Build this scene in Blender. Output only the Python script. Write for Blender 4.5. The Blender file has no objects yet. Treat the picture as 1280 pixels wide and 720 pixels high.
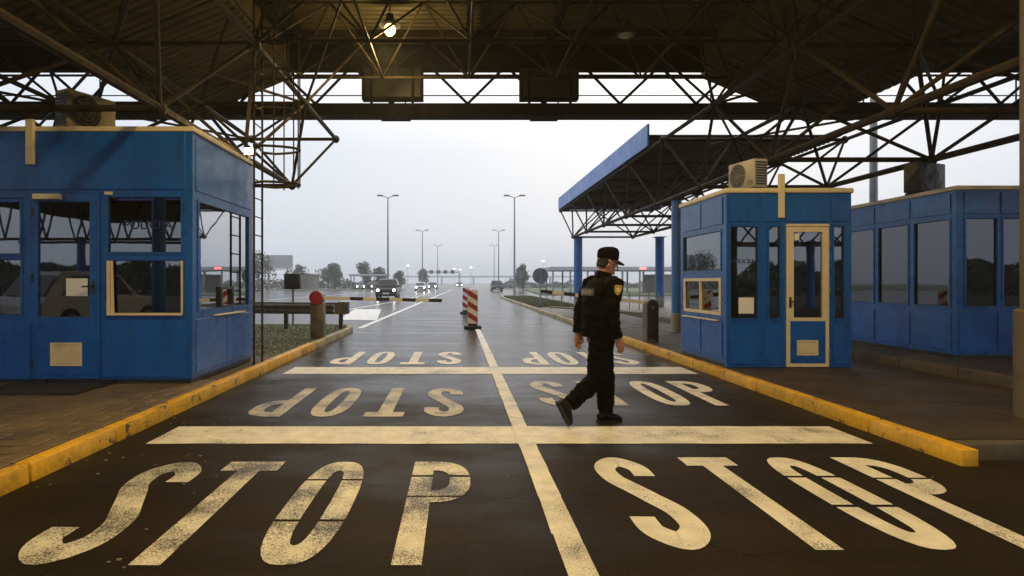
import bpy, bmesh, math, random
from mathutils import Vector, Matrix, noise
R = math.radians
random.seed(7)
sc = bpy.context.scene
col = sc.collection

# ------------------------------------------------------------------ camera, sky, light, exposure
cam_d = bpy.data.cameras.new('camera'); cam = bpy.data.objects.new('camera', cam_d); col.objects.link(cam)
cam.location = (0, 0, 1.4); cam.rotation_euler = (R(90), 0, 0)
cam_d.sensor_width = 36; cam_d.lens = 20.0
cam_d.shift_x = 68/1280; cam_d.shift_y = -7/1280
cam_d.clip_end = 3000; cam_d.clip_start = 0.05
sc.camera = cam

world = bpy.data.worlds.new('World'); sc.world = world; world.use_nodes = True
wn = world.node_tree.nodes; wl = world.node_tree.links; wn.clear()
w_out = wn.new('ShaderNodeOutputWorld'); w_bg = wn.new('ShaderNodeBackground')
w_sky = wn.new('ShaderNodeTexSky'); w_sky.sky_type = 'NISHITA'; w_sky.sun_disc = False
w_sky.sun_elevation = R(35); w_sky.sun_rotation = R(20); w_sky.air_density = 1.5; w_sky.dust_density = 6
w_scale = wn.new('ShaderNodeMix'); w_scale.data_type = 'RGBA'; w_scale.blend_type = 'MULTIPLY'
w_scale.inputs[0].default_value = 1; w_scale.inputs[7].default_value = (0.1, 0.1, 0.1, 1)
w_tc = wn.new('ShaderNodeTexCoord'); w_sep = wn.new('ShaderNodeSeparateXYZ')
w_ramp = wn.new('ShaderNodeValToRGB')
e = w_ramp.color_ramp.elements
e[0].position = 0.0; e[0].color = (0.60, 0.66, 0.75, 1)
e[1].position = 0.55; e[1].color = (1.10, 1.11, 1.16, 1)
k = e.new(0.22); k.color = (0.665, 0.715, 0.795, 1)
k = e.new(0.33); k.color = (0.86, 0.885, 0.94, 1)
w_cl = wn.new('ShaderNodeTexNoise'); w_cl.inputs['Scale'].default_value = 2.2; w_cl.inputs['Detail'].default_value = 4
w_map = wn.new('ShaderNodeMapRange'); w_map.inputs['To Min'].default_value = 0.93; w_map.inputs['To Max'].default_value = 1.07
w_mul = wn.new('ShaderNodeMix'); w_mul.data_type = 'RGBA'; w_mul.blend_type = 'MULTIPLY'; w_mul.inputs[0].default_value = 1
w_mix = wn.new('ShaderNodeMix'); w_mix.data_type = 'RGBA'; w_mix.inputs[0].default_value = 0.88
wl.new(w_tc.outputs['Generated'], w_sep.inputs[0]); wl.new(w_sep.outputs['Z'], w_ramp.inputs[0])
wl.new(w_tc.outputs['Generated'], w_cl.inputs['Vector']); wl.new(w_cl.outputs[0], w_map.inputs[0])
wl.new(w_ramp.outputs[0], w_mul.inputs[6]); wl.new(w_map.outputs[0], w_mul.inputs[7])
wl.new(w_sky.outputs[0], w_scale.inputs[6]); wl.new(w_scale.outputs[2], w_mix.inputs[6])
wl.new(w_mul.outputs[2], w_mix.inputs[7]); wl.new(w_mix.outputs[2], w_bg.inputs[0]); wl.new(w_bg.outputs[0], w_out.inputs[0])
w_bg.inputs[1].default_value = 1.22

sun_d = bpy.data.lights.new('sun', 'SUN'); sun = bpy.data.objects.new('sun', sun_d); col.objects.link(sun)
sun_d.energy = 0.5; sun_d.angle = R(25); sun_d.color = (1, 0.97, 0.93)
sun.rotation_euler = (R(-55), 0, R(-20)); sun.location = (0, 0, 40)

sc.render.engine = 'CYCLES'
sc.view_settings.view_transform = 'Standard'; sc.view_settings.look = 'None'
sc.view_settings.exposure = 0.0; sc.view_settings.gamma = 1.0; sc.view_settings.use_curve_mapping = False
cy = sc.cycles
cy.use_denoising = True; cy.max_bounces = 5; cy.diffuse_bounces = 3; cy.glossy_bounces = 3; cy.transparent_max_bounces = 12; cy.volume_bounces = 0
cy.use_adaptive_sampling = True; cy.adaptive_threshold = 0.03; cy.use_light_tree = True
cy.sample_clamp_indirect = 6; cy.caustics_reflective = False; cy.caustics_refractive = False
WARM = (1.0, 0.69, 0.26)

# ------------------------------------------------------------------ materials
M = {}
class NT:
    def __init__(s, name):
        s.m = bpy.data.materials.new(name); s.m.use_nodes = True
        s.n = s.m.node_tree.nodes; s.l = s.m.node_tree.links
        s.b = s.n['Principled BSDF']; s.out = s.n['Material Output']
    def pos(s, scale=(1, 1, 1), obj=False):
        if obj:
            t = s.n.new('ShaderNodeTexCoord'); o = t.outputs['Object']
        else:
            g = s.n.new('ShaderNodeNewGeometry'); o = g.outputs['Position']
        mp = s.n.new('ShaderNodeMapping'); mp.inputs['Scale'].default_value = scale
        s.l.new(o, mp.inputs[0]); return mp.outputs[0]
    def noise(s, scale, detail=4, rough=0.55, vec=None):
        t = s.n.new('ShaderNodeTexNoise'); t.inputs['Scale'].default_value = scale
        t.inputs['Detail'].default_value = detail; t.inputs['Roughness'].default_value = rough
        s.l.new(vec or s.pos(), t.inputs['Vector']); return t.outputs[0]
    def ramp(s, f, pts):
        r = s.n.new('ShaderNodeValToRGB'); el = r.color_ramp.elements
        def c4(c): return (c, c, c, 1) if isinstance(c, (int, float)) else tuple(c) + (1,)
        el[0].position, el[0].color = pts[0][0], c4(pts[0][1]); el[1].position, el[1].color = pts[-1][0], c4(pts[-1][1])
        for p, c in pts[1:-1]:
            x = el.new(p); x.color = c4(c)
        s.l.new(f, r.inputs[0]); return r.outputs[0]
    def mix(s, f, a, b, mode='MIX'):
        m = s.n.new('ShaderNodeMix'); m.data_type = 'RGBA'; m.blend_type = mode
        for v, i in ((f, 0), (a, 6), (b, 7)):
            if isinstance(v, (int, float)): m.inputs[i].default_value = v if i == 0 else (v, v, v, 1)
            elif isinstance(v, tuple): m.inputs[i].default_value = v + (1,)
            else: s.l.new(v, m.inputs[i])
        return m.outputs[2]
    def math(s, op, a, b=0.0):
        m = s.n.new('ShaderNodeMath'); m.operation = op
        for v, i in ((a, 0), (b, 1)):
            if isinstance(v, (int, float)): m.inputs[i].default_value = v
            else: s.l.new(v, m.inputs[i])
        return m.outputs[0]
    def bump(s, h, strength=0.3, dist=0.01):
        b = s.n.new('ShaderNodeBump'); b.inputs['Strength'].default_value = strength; b.inputs['Distance'].default_value = dist
        s.l.new(h, b.inputs['Height']); s.l.new(b.outputs[0], s.b.inputs['Normal'])
    def set(s, key, v):
        i = s.b.inputs[key]
        if isinstance(v, (int, float)): i.default_value = v
        elif isinstance(v, tuple): i.default_value = v + (1,)
        else: s.l.new(v, i)
        return s

def simple(key, c, rough=0.5, metal=0.0, vary=0.25, scale=6, bump=0.0, spec=None, dirt=None, streak=0.0):
    t = NT(key); n = t.noise(scale, 5)
    lo = tuple(x*(1-vary) for x in c); hi = tuple(min(1, x*(1+vary)) for x in c)
    cc = t.ramp(n, [(0.3, lo), (0.7, hi)])
    if dirt:
        d = t.ramp(t.noise(dirt[0], 7, 0.65), [(0.52, 0.0), (0.66, dirt[1])])
        cc = t.mix(d, cc, dirt[2])
    if streak:
        cc = t.mix(t.ramp(t.noise(1.0, 6, 0.65, t.pos((11, 11, 0.55))), [(0.50, 0.0), (0.72, streak)]), cc, tuple(x*0.35+0.012 for x in c))
    t.set('Base Color', cc)
    t.set('Roughness', t.ramp(t.noise(scale*2.3, 4), [(0.3, max(0.03, rough*0.75)), (0.7, min(1, rough*1.25))]))
    t.set('Metallic', metal)
    if spec is not None: t.set('Specular IOR Level', spec)
    if bump: t.bump(t.noise(scale*8, 4), bump, 0.01)
    M[key] = t.m
    return t

def emit(key, c, s):
    t = NT(key); t.set('Base Color', (0.8, 0.8, 0.8)); t.set('Emission Color', c); t.set('Emission Strength', s); M[key] = t.m

# wet asphalt: aggregate, worn tracks, damp patches
t = NT('asphalt')
ag = t.mix(0.5, t.noise(230, 3, 0.7), t.noise(75, 3, 0.75))
patch = t.noise(1.0, 6, 0.6, t.pos((0.55, 0.9, 1)))
band = t.noise(1.0, 4, 0.6, t.pos((0.12, 1.5, 1)))
# rain and tyre water reach in from the open end; the tarmac under the roof stays drier and carries a brown dirt film
sx = t.n.new('ShaderNodeSeparateXYZ'); t.l.new(t.pos(), sx.inputs[0])
reach = t.math('ADD', t.math('MULTIPLY', t.math('SUBTRACT', sx.outputs[1], 3.2), 0.13),
               t.math('MULTIPLY', t.math('SUBTRACT', patch, 0.5), 1.9))
strip = t.math('SUBTRACT', 0.16, t.math('MULTIPLY', t.math('ABSOLUTE', t.math('SUBTRACT', sx.outputs[0], 0.3)), 0.10))
wetness = t.ramp(t.math('ADD', reach, strip), [(0.05, 0.0), (0.85, 1.0)])
dry = t.ramp(ag, [(0.36, (0.008, 0.006, 0.0036)), (0.52, (0.026, 0.020, 0.012)), (0.60, (0.06, 0.047, 0.03)), (0.68, (0.20, 0.17, 0.12))])
dry = t.mix(t.ramp(patch, [(0.42, 0.0), (0.62, 0.6)]), dry, (0.014, 0.011, 0.007))
damp = t.ramp(ag, [(0.36, (0.005, 0.005, 0.005)), (0.55, (0.018, 0.018, 0.018)), (0.70, (0.09, 0.09, 0.088))])
c2 = t.mix(wetness, dry, damp)
c2 = t.mix(0.6, c2, t.ramp(band, [(0.3, 0.55), (0.7, 1.25)]), 'MULTIPLY')
cr = t.n.new('ShaderNodeTexVoronoi'); cr.feature = 'DISTANCE_TO_EDGE'; cr.inputs['Scale'].default_value = 0.45
wp = t.n.new('ShaderNodeVectorMath'); wp.operation = 'ADD'
nz = t.n.new('ShaderNodeTexNoise'); nz.inputs['Scale'].default_value = 2.5; nz.inputs['Detail'].default_value = 6
t.l.new(t.pos(), nz.inputs['Vector']); t.l.new(t.pos(), wp.inputs[0]); t.l.new(nz.outputs[1], wp.inputs[1]); t.l.new(wp.outputs[0], cr.inputs['Vector'])
crk = t.math('MULTIPLY', t.ramp(cr.outputs[0], [(0.0, 1.0), (0.006, 0.0)]), t.ramp(t.noise(0.35, 2), [(0.5, 0.0), (0.6, 1.0)]))
c2 = t.mix(crk, c2, (0.006, 0.006, 0.006))
t.set('Base Color', c2)
wet = t.mix(0.5, t.ramp(patch, [(0.36, 0.10), (0.62, 0.27)]), t.ramp(band, [(0.36, 0.08), (0.62, 0.30)]))
t.set('Roughness', t.mix(wetness, t.ramp(ag, [(0.3, 0.42), (0.7, 0.7)]), t.mix(0.15, wet, t.ramp(ag, [(0.3, 0.15), (0.7, 0.5)]))))
t.set('Specular IOR Level', t.ramp(wetness, [(0.0, 0.035), (1.0, 0.15)]))
t.bump(t.math('SUBTRACT', ag, t.math('MULTIPLY', crk, 1.5)), 0.35, 0.006)
M['asphalt'] = t.m

def road_paint(key, c, wear):
    t = NT(key)
    fine = t.noise(120, 3, 0.75); big = t.noise(2.2, 5, 0.6)
    thr = t.math('ADD', fine, t.math('MULTIPLY', t.math('SUBTRACT', big, 0.5), 0.7))
    w = t.ramp(thr, [(wear, 1.0), (wear+0.06, 0.0)])
    dirt = t.ramp(t.noise(5, 6, 0.65), [(0.3, 0.72), (0.7, 1.05)])
    base = t.mix(1.0, c, dirt, 'MULTIPLY')
    t.set('Base Color', t.mix(w, base, (0.035, 0.033, 0.03)))
    t.set('Roughness', t.ramp(big, [(0.3, 0.42), (0.7, 0.62)]))
    t.bump(fine, 0.25, 0.004)
    M[key] = t.m
road_paint('road_white', (0.80, 0.78, 0.73), 0.345)
road_paint('road_white_speckled', (0.74, 0.72, 0.64), 0.45)
road_paint('road_white_worn', (0.60, 0.56, 0.46), 0.43)

t = NT('kerb_yellow')
ch = t.noise(4.5, 8, 0.72); fine = t.noise(60, 4, 0.7)
wv = t.ramp(t.math('ADD', ch, t.math('MULTIPLY', t.math('SUBTRACT', fine, 0.5), 0.25)), [(0.565, 0.0), (0.61, 1.0)])
yel = t.mix(1.0, (0.74, 0.42, 0.014), t.ramp(t.noise(9, 6, 0.65), [(0.3, 0.6), (0.65, 1.1)]), 'MULTIPLY')
t.set('Base Color', t.mix(wv, yel, (0.09, 0.065, 0.035))); t.set('Roughness', 0.55)
t.bump(t.math('SUBTRACT', fine, wv), 0.4, 0.006); M['kerb_yellow'] = t.m
t = NT('kerb_faded')
ch = t.noise(3.5, 8, 0.72)
t.set('Base Color', t.mix(t.ramp(ch, [(0.44, 0.0), (0.58, 1.0)]), (0.42, 0.33, 0.12), (0.2, 0.18, 0.14))); t.set('Roughness', 0.6)
t.bump(t.noise(60, 4), 0.4, 0.006); M['kerb_faded'] = t.m

simple('paver', (0.14, 0.10, 0.05), 0.5, vary=0.25, scale=3.3, bump=0.35, dirt=(1.4, 0.6, (0.05, 0.04, 0.03)))
simple('joint', (0.07, 0.052, 0.03), 0.8)
simple('slab', (0.045, 0.032, 0.015), 0.6, vary=0.35, scale=1.6, bump=0.3, dirt=(0.9, 0.75, (0.025, 0.019, 0.012)))
simple('kerb_bare', (0.09, 0.078, 0.055), 0.75, vary=0.3, scale=3, bump=0.3, dirt=(2, 0.6, (0.045, 0.038, 0.026)))
simple('concrete', (0.26, 0.245, 0.21), 0.75, vary=0.2, scale=3, bump=0.3, dirt=(2, 0.5, (0.13, 0.12, 0.1)))
simple('grass_soil', (0.06, 0.075, 0.025), 0.9, vary=0.5, scale=4, bump=0.5)
simple('terrain', (0.075, 0.10, 0.035), 0.95, vary=0.4, scale=0.3)
simple('blade', (0.085, 0.095, 0.028), 0.6, vary=0.5, scale=9)
simple('blue', (0.0035, 0.084, 0.40), 0.3, vary=0.12, scale=2.2, dirt=(1.3, 0.06, (0.04, 0.06, 0.12)), streak=0.5)
simple('blue_panel', (0.004, 0.091, 0.43), 0.27, vary=0.10, scale=2.0, dirt=(1.5, 0.06, (0.04, 0.07, 0.14)), streak=0.6)
simple('blue_column', (0.02, 0.13, 0.42), 0.35, vary=0.15, scale=3, dirt=(3, 0.3, (0.1, 0.14, 0.2)))
simple('fascia_blue', (0.09, 0.22, 0.58), 0.4, vary=0.10, scale=1.2, dirt=(1.6, 0.25, (0.22, 0.28, 0.4)))
simple('cream', (0.66, 0.58, 0.40), 0.45, vary=0.12, scale=5, dirt=(5, 0.4, (0.25, 0.2, 0.12)))
simple('column_paint', (0.12, 0.10, 0.065), 0.6, vary=0.25, scale=3, dirt=(3, 0.5, (0.05, 0.04, 0.025)))
simple('cream_dirty', (0.24, 0.20, 0.13), 0.55, vary=0.25, scale=6, dirt=(4, 0.6, (0.16, 0.13, 0.08)))
simple('white_plastic', (0.40, 0.39, 0.36), 0.45, vary=0.15, scale=6, dirt=(6, 0.4, (0.25, 0.23, 0.2)))
simple('dark_metal', (0.018, 0.018, 0.02), 0.45, vary=0.2)
simple('steel', (0.026, 0.020, 0.012), 0.6, spec=0.2, vary=0.35, scale=5, dirt=(7, 0.7, (0.06, 0.03, 0.015)))
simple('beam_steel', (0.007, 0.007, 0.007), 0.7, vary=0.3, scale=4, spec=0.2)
simple('galvanised', (0.24, 0.25, 0.26), 0.45, metal=0.6, vary=0.2, scale=6)
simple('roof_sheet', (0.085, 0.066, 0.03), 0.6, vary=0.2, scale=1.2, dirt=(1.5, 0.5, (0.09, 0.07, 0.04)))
simple('black_plastic', (0.012, 0.012, 0.013), 0.4, vary=0.2)
simple('rubber', (0.009, 0.009, 0.009), 0.8, vary=0.3, bump=0.3)
simple('mat_fibre', (0.012, 0.011, 0.010), 0.9, vary=0.3, scale=30, bump=0.6)
simple('bollard_paint', (0.10, 0.085, 0.06), 0.5, vary=0.3, dirt=(5, 0.5, (0.03, 0.025, 0.02)))
simple('guard_rail', (0.085, 0.078, 0.065), 0.5, metal=0.3, vary=0.3, dirt=(4, 0.5, (0.04, 0.03, 0.02)))
simple('red', (0.30, 0.014, 0.016), 0.4, vary=0.15, dirt=(14, 0.3, (0.12, 0.03, 0.03)))
simple('white_paint', (0.70, 0.69, 0.66), 0.45, vary=0.1, dirt=(12, 0.35, (0.35, 0.33, 0.3)))
simple('black_paint', (0.015, 0.015, 0.015), 0.45)
simple('uniform', (0.0024, 0.0022, 0.0024), 0.8, vary=0.25, scale=25, bump=0.35, spec=0.12)
simple('trouser', (0.0020, 0.0019, 0.0021), 0.85, vary=0.25, scale=22, bump=0.35, spec=0.1)
simple('leather', (0.005, 0.0045, 0.0045), 0.45, vary=0.2, spec=0.2)
simple('skin', (0.42, 0.20, 0.13), 0.5, vary=0.12, scale=30)
simple('hair', (0.016, 0.012, 0.009), 0.6, vary=0.3, scale=80, bump=0.5)
simple('gold', (0.40, 0.27, 0.03), 0.5, vary=0.15, scale=40)
simple('patch_grey', (0.10, 0.10, 0.105), 0.5, vary=0.2, scale=40)
simple('paper', (0.72, 0.74, 0.78), 0.7, vary=0.05)
simple('text_blue', (0.01, 0.02, 0.075), 0.5, vary=0.1)
simple('interior', (0.07, 0.065, 0.055), 0.7, vary=0.15)
simple('wood', (0.16, 0.085, 0.03), 0.5, vary=0.3, scale=12)
simple('leaf', (0.045, 0.06, 0.028), 0.6, vary=0.5, scale=1.5)
simple('bark', (0.06, 0.05, 0.04), 0.9, vary=0.3)
simple('far_wall', (0.18, 0.16, 0.14), 0.8, vary=0.2, scale=0.6)
simple('far_light', (0.38, 0.40, 0.42), 0.7, vary=0.1, scale=0.6)
simple('car_dark', (0.018, 0.019, 0.021), 0.25, vary=0.1)
simple('car_white', (0.62, 0.62, 0.62), 0.25, vary=0.05)
simple('car_glass', (0.008, 0.009, 0.01), 0.12, vary=0.1)
simple('car_grey', (0.16, 0.17, 0.18), 0.25, vary=0.05)
emit('lamp_glow', (1.0, 0.64, 0.24), 4.0)
emit('headlight', (1.0, 0.92, 0.74), 14)
emit('headlight_far', (1.0, 0.95, 0.85), 30)
emit('taillight', (1.0, 0.05, 0.03), 9)
emit('street_glow', (1.0, 0.95, 0.88), 8)
emit('red_sign', (1.0, 0.06, 0.04), 4)

def glass(key, tint, base):
    t = NT(key); n, l = t.n, t.l
    tr = n.new('ShaderNodeBsdfTransparent'); tr.inputs[0].default_value = tint + (1,)
    gl = n.new('ShaderNodeBsdfGlossy'); gl.inputs['Roughness'].default_value = 0.015
    gl.inputs[0].default_value = (0.92, 0.95, 1, 1)
    fr = n.new('ShaderNodeFresnel'); fr.inputs[0].default_value = 1.5
    f = t.math('ADD', fr.outputs[0], base)
    bp = n.new('ShaderNodeBump'); bp.inputs['Strength'].default_value = 0.03; bp.inputs['Distance'].default_value = 0.02
    l.new(t.noise(1.4, 2), bp.inputs['Height']); l.new(bp.outputs[0], gl.inputs['Normal'])
    mx = n.new('ShaderNodeMixShader'); l.new(f, mx.inputs[0]); l.new(tr.outputs[0], mx.inputs[1]); l.new(gl.outputs[0], mx.inputs[2])
    l.new(mx.outputs[0], t.out.inputs[0]); M[key] = t.m
glass('glass', (0.17, 0.18, 0.19), 0.15)
glass('glass_dim', (0.15, 0.16, 0.17), 0.07)
glass('glass_bright', (0.17, 0.18, 0.19), 0.46)
glass('glass_dark', (0.25, 0.28, 0.30), 0.06)

# ------------------------------------------------------------------ builders
def tag(o, label=None, cat=None, group=None, kind=None):
    if label: o['label'] = label
    if cat: o['category'] = cat
    if group: o['group'] = group
    if kind: o['kind'] = kind
    return o
def empty(name, loc=(0, 0, 0), rz=0.0):
    o = bpy.data.objects.new(name, None); col.objects.link(o)
    o.location = loc; o.rotation_euler = (0, 0, rz); o.empty_display_size = 0.2
    return o
def link(name, me, parent=None, loc=(0, 0, 0)):
    o = bpy.data.objects.new(name, me); col.objects.link(o); o.location = loc
    if parent: o.parent = parent
    return o
def copy_tree(o, parent=None):
    c = o.copy(); col.objects.link(c); c.parent = parent
    for ch in list(o.children): copy_tree(ch, c)
    return c

class MB:
    """collects pieces of ONE part; f maps local to final coordinates"""
    def __init__(s, f=None): s.v = []; s.fc = []; s.mi = []; s.f = f
    def add(s, vs, fs, mi=0):
        o = len(s.v)
        s.v += [tuple(s.f(*p)) if s.f else tuple(p) for p in vs]
        s.fc += [tuple(i+o for i in f) for f in fs]; s.mi += [mi]*len(fs); return s
    def box(s, x0, x1, y0, y1, z0, z1, mi=0, b=0.0, seg=1):
        if b > 0:
            bm = bmesh.new(); bmesh.ops.create_cube(bm, size=1)
            for v in bm.verts: v.co = Vector(((x0+x1)/2+v.co.x*(x1-x0), (y0+y1)/2+v.co.y*(y1-y0), (z0+z1)/2+v.co.z*(z1-z0)))
            bmesh.ops.bevel(bm, geom=bm.edges[:], offset=b, segments=seg, profile=0.5, affect='EDGES')
            s.bm(bm, mi); return s
        return s.add([(x0,y0,z0),(x1,y0,z0),(x1,y1,z0),(x0,y1,z0),(x0,y0,z1),(x1,y0,z1),(x1,y1,z1),(x0,y1,z1)],
                     [(0,3,2,1),(4,5,6,7),(0,1,5,4),(1,2,6,5),(2,3,7,6),(3,0,4,7)], mi)
    def bm(s, bm, mi=0):
        bm.verts.index_update()
        s.add([v.co[:] for v in bm.verts], [[v.index for v in f.verts] for f in bm.faces], mi); bm.free()
    def tube(s, p, q, r, n=10, r2=None, mi=0):
        p, q = Vector(p), Vector(q); r2 = r if r2 is None else r2
        d = (q-p).normalized(); a = d.orthogonal().normalized(); b = d.cross(a)
        vs = [p+(a*math.cos(t)+b*math.sin(t))*r for t in (2*math.pi*i/n for i in range(n))]
        vs += [q+(a*math.cos(t)+b*math.sin(t))*r2 for t in (2*math.pi*i/n for i in range(n))]
        return s.add(vs, [(i, (i+1) % n, n+(i+1) % n, n+i) for i in range(n)]+[tuple(range(n-1, -1, -1)), tuple(range(n, 2*n))], mi)
    def path(s, pts, rs, n=8, mi=0, ref=None):
        """closed tube along points; rs = radius or (ra, rb) with ra along ref side"""
        pts = [Vector(p) for p in pts]; vs = []
        for i, p in enumerate(pts):
            d = (pts[min(i+1, len(pts)-1)]-pts[max(i-1, 0)]).normalized()
            rr = rs[i] if isinstance(rs, (list, tuple)) and not isinstance(rs, float) else rs
            ra, rb = rr if isinstance(rr, tuple) else (rr, rr)
            up = Vector(ref) if ref else (Vector((0, 0, 1)) if abs(d.z) < 0.9 else Vector((1, 0, 0)))
            a = (up-d*up.dot(d)).normalized(); b = d.cross(a)
            vs += [p+a*math.cos(t)*ra+b*math.sin(t)*rb for t in (2*math.pi*j/n for j in range(n))]
        m = len(pts)
        fs = [(i*n+j, i*n+(j+1) % n, (i+1)*n+(j+1) % n, (i+1)*n+j) for i in range(m-1) for j in range(n)]
        fs += [tuple(range(n-1, -1, -1)), tuple(range((m-1)*n, m*n))]
        return s.add(vs, fs, mi)
    def lathe(s, prof, c=(0, 0, 0), n=16, mi=0):
        vs = [(c[0]+r*math.cos(2*math.pi*j/n), c[1]+r*math.sin(2*math.pi*j/n), c[2]+z) for r, z in prof for j in range(n)]
        m = len(prof)
        fs = [(i*n+j, i*n+(j+1) % n, (i+1)*n+(j+1) % n, (i+1)*n+j) for i in range(m-1) for j in range(n)]
        fs += [tuple(range(n-1, -1, -1)), tuple(range((m-1)*n, m*n))]
        return s.add(vs, fs, mi)
    def prism(s, poly, lo, hi, axis='z', mi=0):
        """poly in the two other axes, extruded along axis"""
        def P(a, b, c): return {'z': (a, b, c), 'y': (a, c, b), 'x': (c, a, b)}[axis]
        n = len(poly)
        return s.add([P(a, b, lo) for a, b in poly]+[P(a, b, hi) for a, b in poly],
                     [(i, (i+1) % n, n+(i+1) % n, n+i) for i in range(n)]+[tuple(range(n-1, -1, -1)), tuple(range(n, 2*n))], mi)
    def mesh(s, name, mats, smooth=False):
        me = bpy.data.meshes.new(name); me.from_pydata(s.v, [], s.fc)
        for m in (mats if isinstance(mats, (list, tuple)) else [mats]): me.materials.append(M[m])
        me.polygons.foreach_set('material_index', s.mi)
        bm = bmesh.new(); bm.from_mesh(me); bmesh.ops.recalc_face_normals(bm, faces=bm.faces[:]); bm.to_mesh(me); bm.free()
        if smooth:
            me.polygons.foreach_set('use_smooth', [True]*len(me.polygons))
            try: me.set_sharp_from_angle(angle=R(40))
            except Exception: pass
        me.update(); return me
    def build(s, name, mats, parent=None, smooth=False):
        return link(name, s.mesh(name, mats, smooth), parent)

def flat(name, polys, z, mat, parent=None):
    """flat sheet(s) of ONE marking"""
    vs, fs = [], []
    for p in polys:
        fs.append(tuple(range(len(vs), len(vs)+len(p)))); vs += [(x, y, z) for x, y in p]
    me = bpy.data.meshes.new(name); me.from_pydata(vs, [], fs); me.materials.append(M[mat])
    bm = bmesh.new(); bm.from_mesh(me)
    for f in bm.faces:
        f.normal_update()
        if f.normal.z < 0: f.normal_flip()
    bm.to_mesh(me); bm.free()
    return link(name, me, parent)

CYL = {}
def cyl_mesh(mat, n=8):
    if (mat, n) not in CYL:
        CYL[(mat, n)] = MB().tube((0, 0, 0), (0, 0, 1), 1, n).mesh('strut', mat, smooth=True)
    return CYL[(mat, n)]
def strut(parent, p, q, r, mat='steel', name='strut', n=8):
    p, q = Vector(p), Vector(q); d = q-p
    o = link(name, cyl_mesh(mat, n), parent)
    o.rotation_mode = 'QUATERNION'; o.rotation_quaternion = d.to_track_quat('Z', 'Y')
    base = parent.location if parent else Vector((0, 0, 0))
    o.location = p-base; o.scale = (r, r, d.length); return o

# ------------------------------------------------------------------ ground, road
gx = MB().box(-430, 430, -50, 690, -0.6, -0.03).build('ground', 'terrain'); tag(gx, kind='structure')
road = MB().box(-60, 70, -40, 480, -0.4, 0.0).build('road', 'asphalt'); tag(road, kind='structure')

# painted letters
LW, LH, LS = 0.42, 1.15, 0.16
def ribbon(pts, s):
    P = []
    pts = [Vector((a, b, 0)) for a, b in pts]
    for i in range(len(pts)-1):
        p0, p1, p2, p3 = pts[max(i-1, 0)], pts[i], pts[i+1], pts[min(i+2, len(pts)-1)]
        for k in range(6):
            u = k/6
            P.append(0.5*((2*p1)+(p2-p0)*u+(2*p0-5*p1+4*p2-p3)*u*u+(3*p1-p0-3*p2+p3)*u**3))
    P.append(pts[-1]); L, Q = [], []
    for i, p in enumerate(P):
        d = (P[min(i+1, len(P)-1)]-P[max(i-1, 0)]).normalized(); n = Vector((-d.y, d.x, 0))*s/2
        L.append(p+n); Q.append(p-n)
    return [[(L[i].x, L[i].y), (L[i+1].x, L[i+1].y), (Q[i+1].x, Q[i+1].y), (Q[i].x, Q[i].y)] for i in range(len(P)-1)]
def ring(cx, cy, ax, ay, s, a0, a1, n=32, ex=0.72):
    out = []
    def sp(t, a, b):
        c, q = math.cos(t), math.sin(t)
        return (cx+a*math.copysign(abs(c)**ex, c), cy+b*math.copysign(abs(q)**ex, q))
    for i in range(n):
        t0, t1 = R(a0+(a1-a0)*i/n), R(a0+(a1-a0)*(i+1)/n)
        out.append([sp(t0, ax, ay), sp(t1, ax, ay), sp(t1, ax-s, ay-s), sp(t0, ax-s, ay-s)])
    return out
def rect(x0, x1, y0, y1): return [[(x0, y0), (x1, y0), (x1, y1), (x0, y1)]]
GL = {
 'S': ribbon([(.345,.83),(.335,.97),(.21,1.07),(.085,.97),(.09,.80),(.17,.66),(.25,.52),(.335,.36),(.335,.18),(.21,.08),(.085,.17),(.075,.31)], LS),
 'T': rect(0, LW, LH-.15, LH)+rect(LW/2-LS/2, LW/2+LS/2, 0, LH-.15),
 'O': ring(LW/2, LH/2, LW/2, LH/2, LS*0.93, 0, 360),
 'P': rect(0, LS*.95, 0, LH)+ring(LS*.951, LH-.29, LW-LS*.951, .29, LS*.9, -90, 90, 18, .8),
}
def letter(ch, x, y, w, h, flip, mat, gaps=()):
    sx, sy = w/LW, h/LH
    polys = []
    for p in GL[ch]:
        q = [(a*sx, b*sy) for a, b in p]
        if flip: q = [(w-a, h-b) for a, b in q]
        polys.append([(x+a, y+b) for a, b in q])
    o = flat('letter', polys, 0.004, mat, road)
    if gaps:
        bm = bmesh.new(); bm.from_mesh(o.data)
        for g0, g1 in gaps:
            for g in (g0, g1):
                bmesh.ops.bisect_plane(bm, geom=bm.verts[:]+bm.edges[:]+bm.faces[:], plane_co=(0, y+g*h, 0), plane_no=(0, 1, 0))
            bmesh.ops.delete(bm, geom=[f for f in bm.faces if y+g0*h < f.calc_center_median().y < y+g1*h], context='FACES')
        bm.to_mesh(o.data); bm.free()
    tag(o, label='painted letter '+ch)
    return o
def word(xs, y, h, flip, mats, gaps={}, w=0.42):
    for i, (ch, x) in enumerate(zip('STOP', xs)):
        letter(ch, x, y, w, h, flip, mats[i] if isinstance(mats, list) else mats, gaps.get(ch, ()))
sp, wh, wo = 'road_white_speckled', 'road_white', 'road_white_worn'
word((-2.31, -1.76, -1.08, -0.33), 2.81, 1.62, False, [sp, sp, sp, sp], {'O': ((.315, .335), (.74, .76)), 'P': ((.55, .565), (.785, .81))})
word((1.03, 1.75, 2.35, 2.97), 2.97, 1.57, False, [wh, wh, wh, wh], {'O': ((.36, .385), (.70, .725)), 'P': ((.68, .70),)}, .39)
word((-0.36, -0.99, -1.62, -2.27), 5.92, 1.6, True, [wo, wo, wo, wo])
word((0.99, 1.66, 2.33, 2.93), 6.45, 1.6, False, [wo, wo, wh, wh], {'S': ((.36, .38),)})
word((-0.36, -0.99, -1.62, -2.25), 9.7, 1.75, True, wh)
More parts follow.
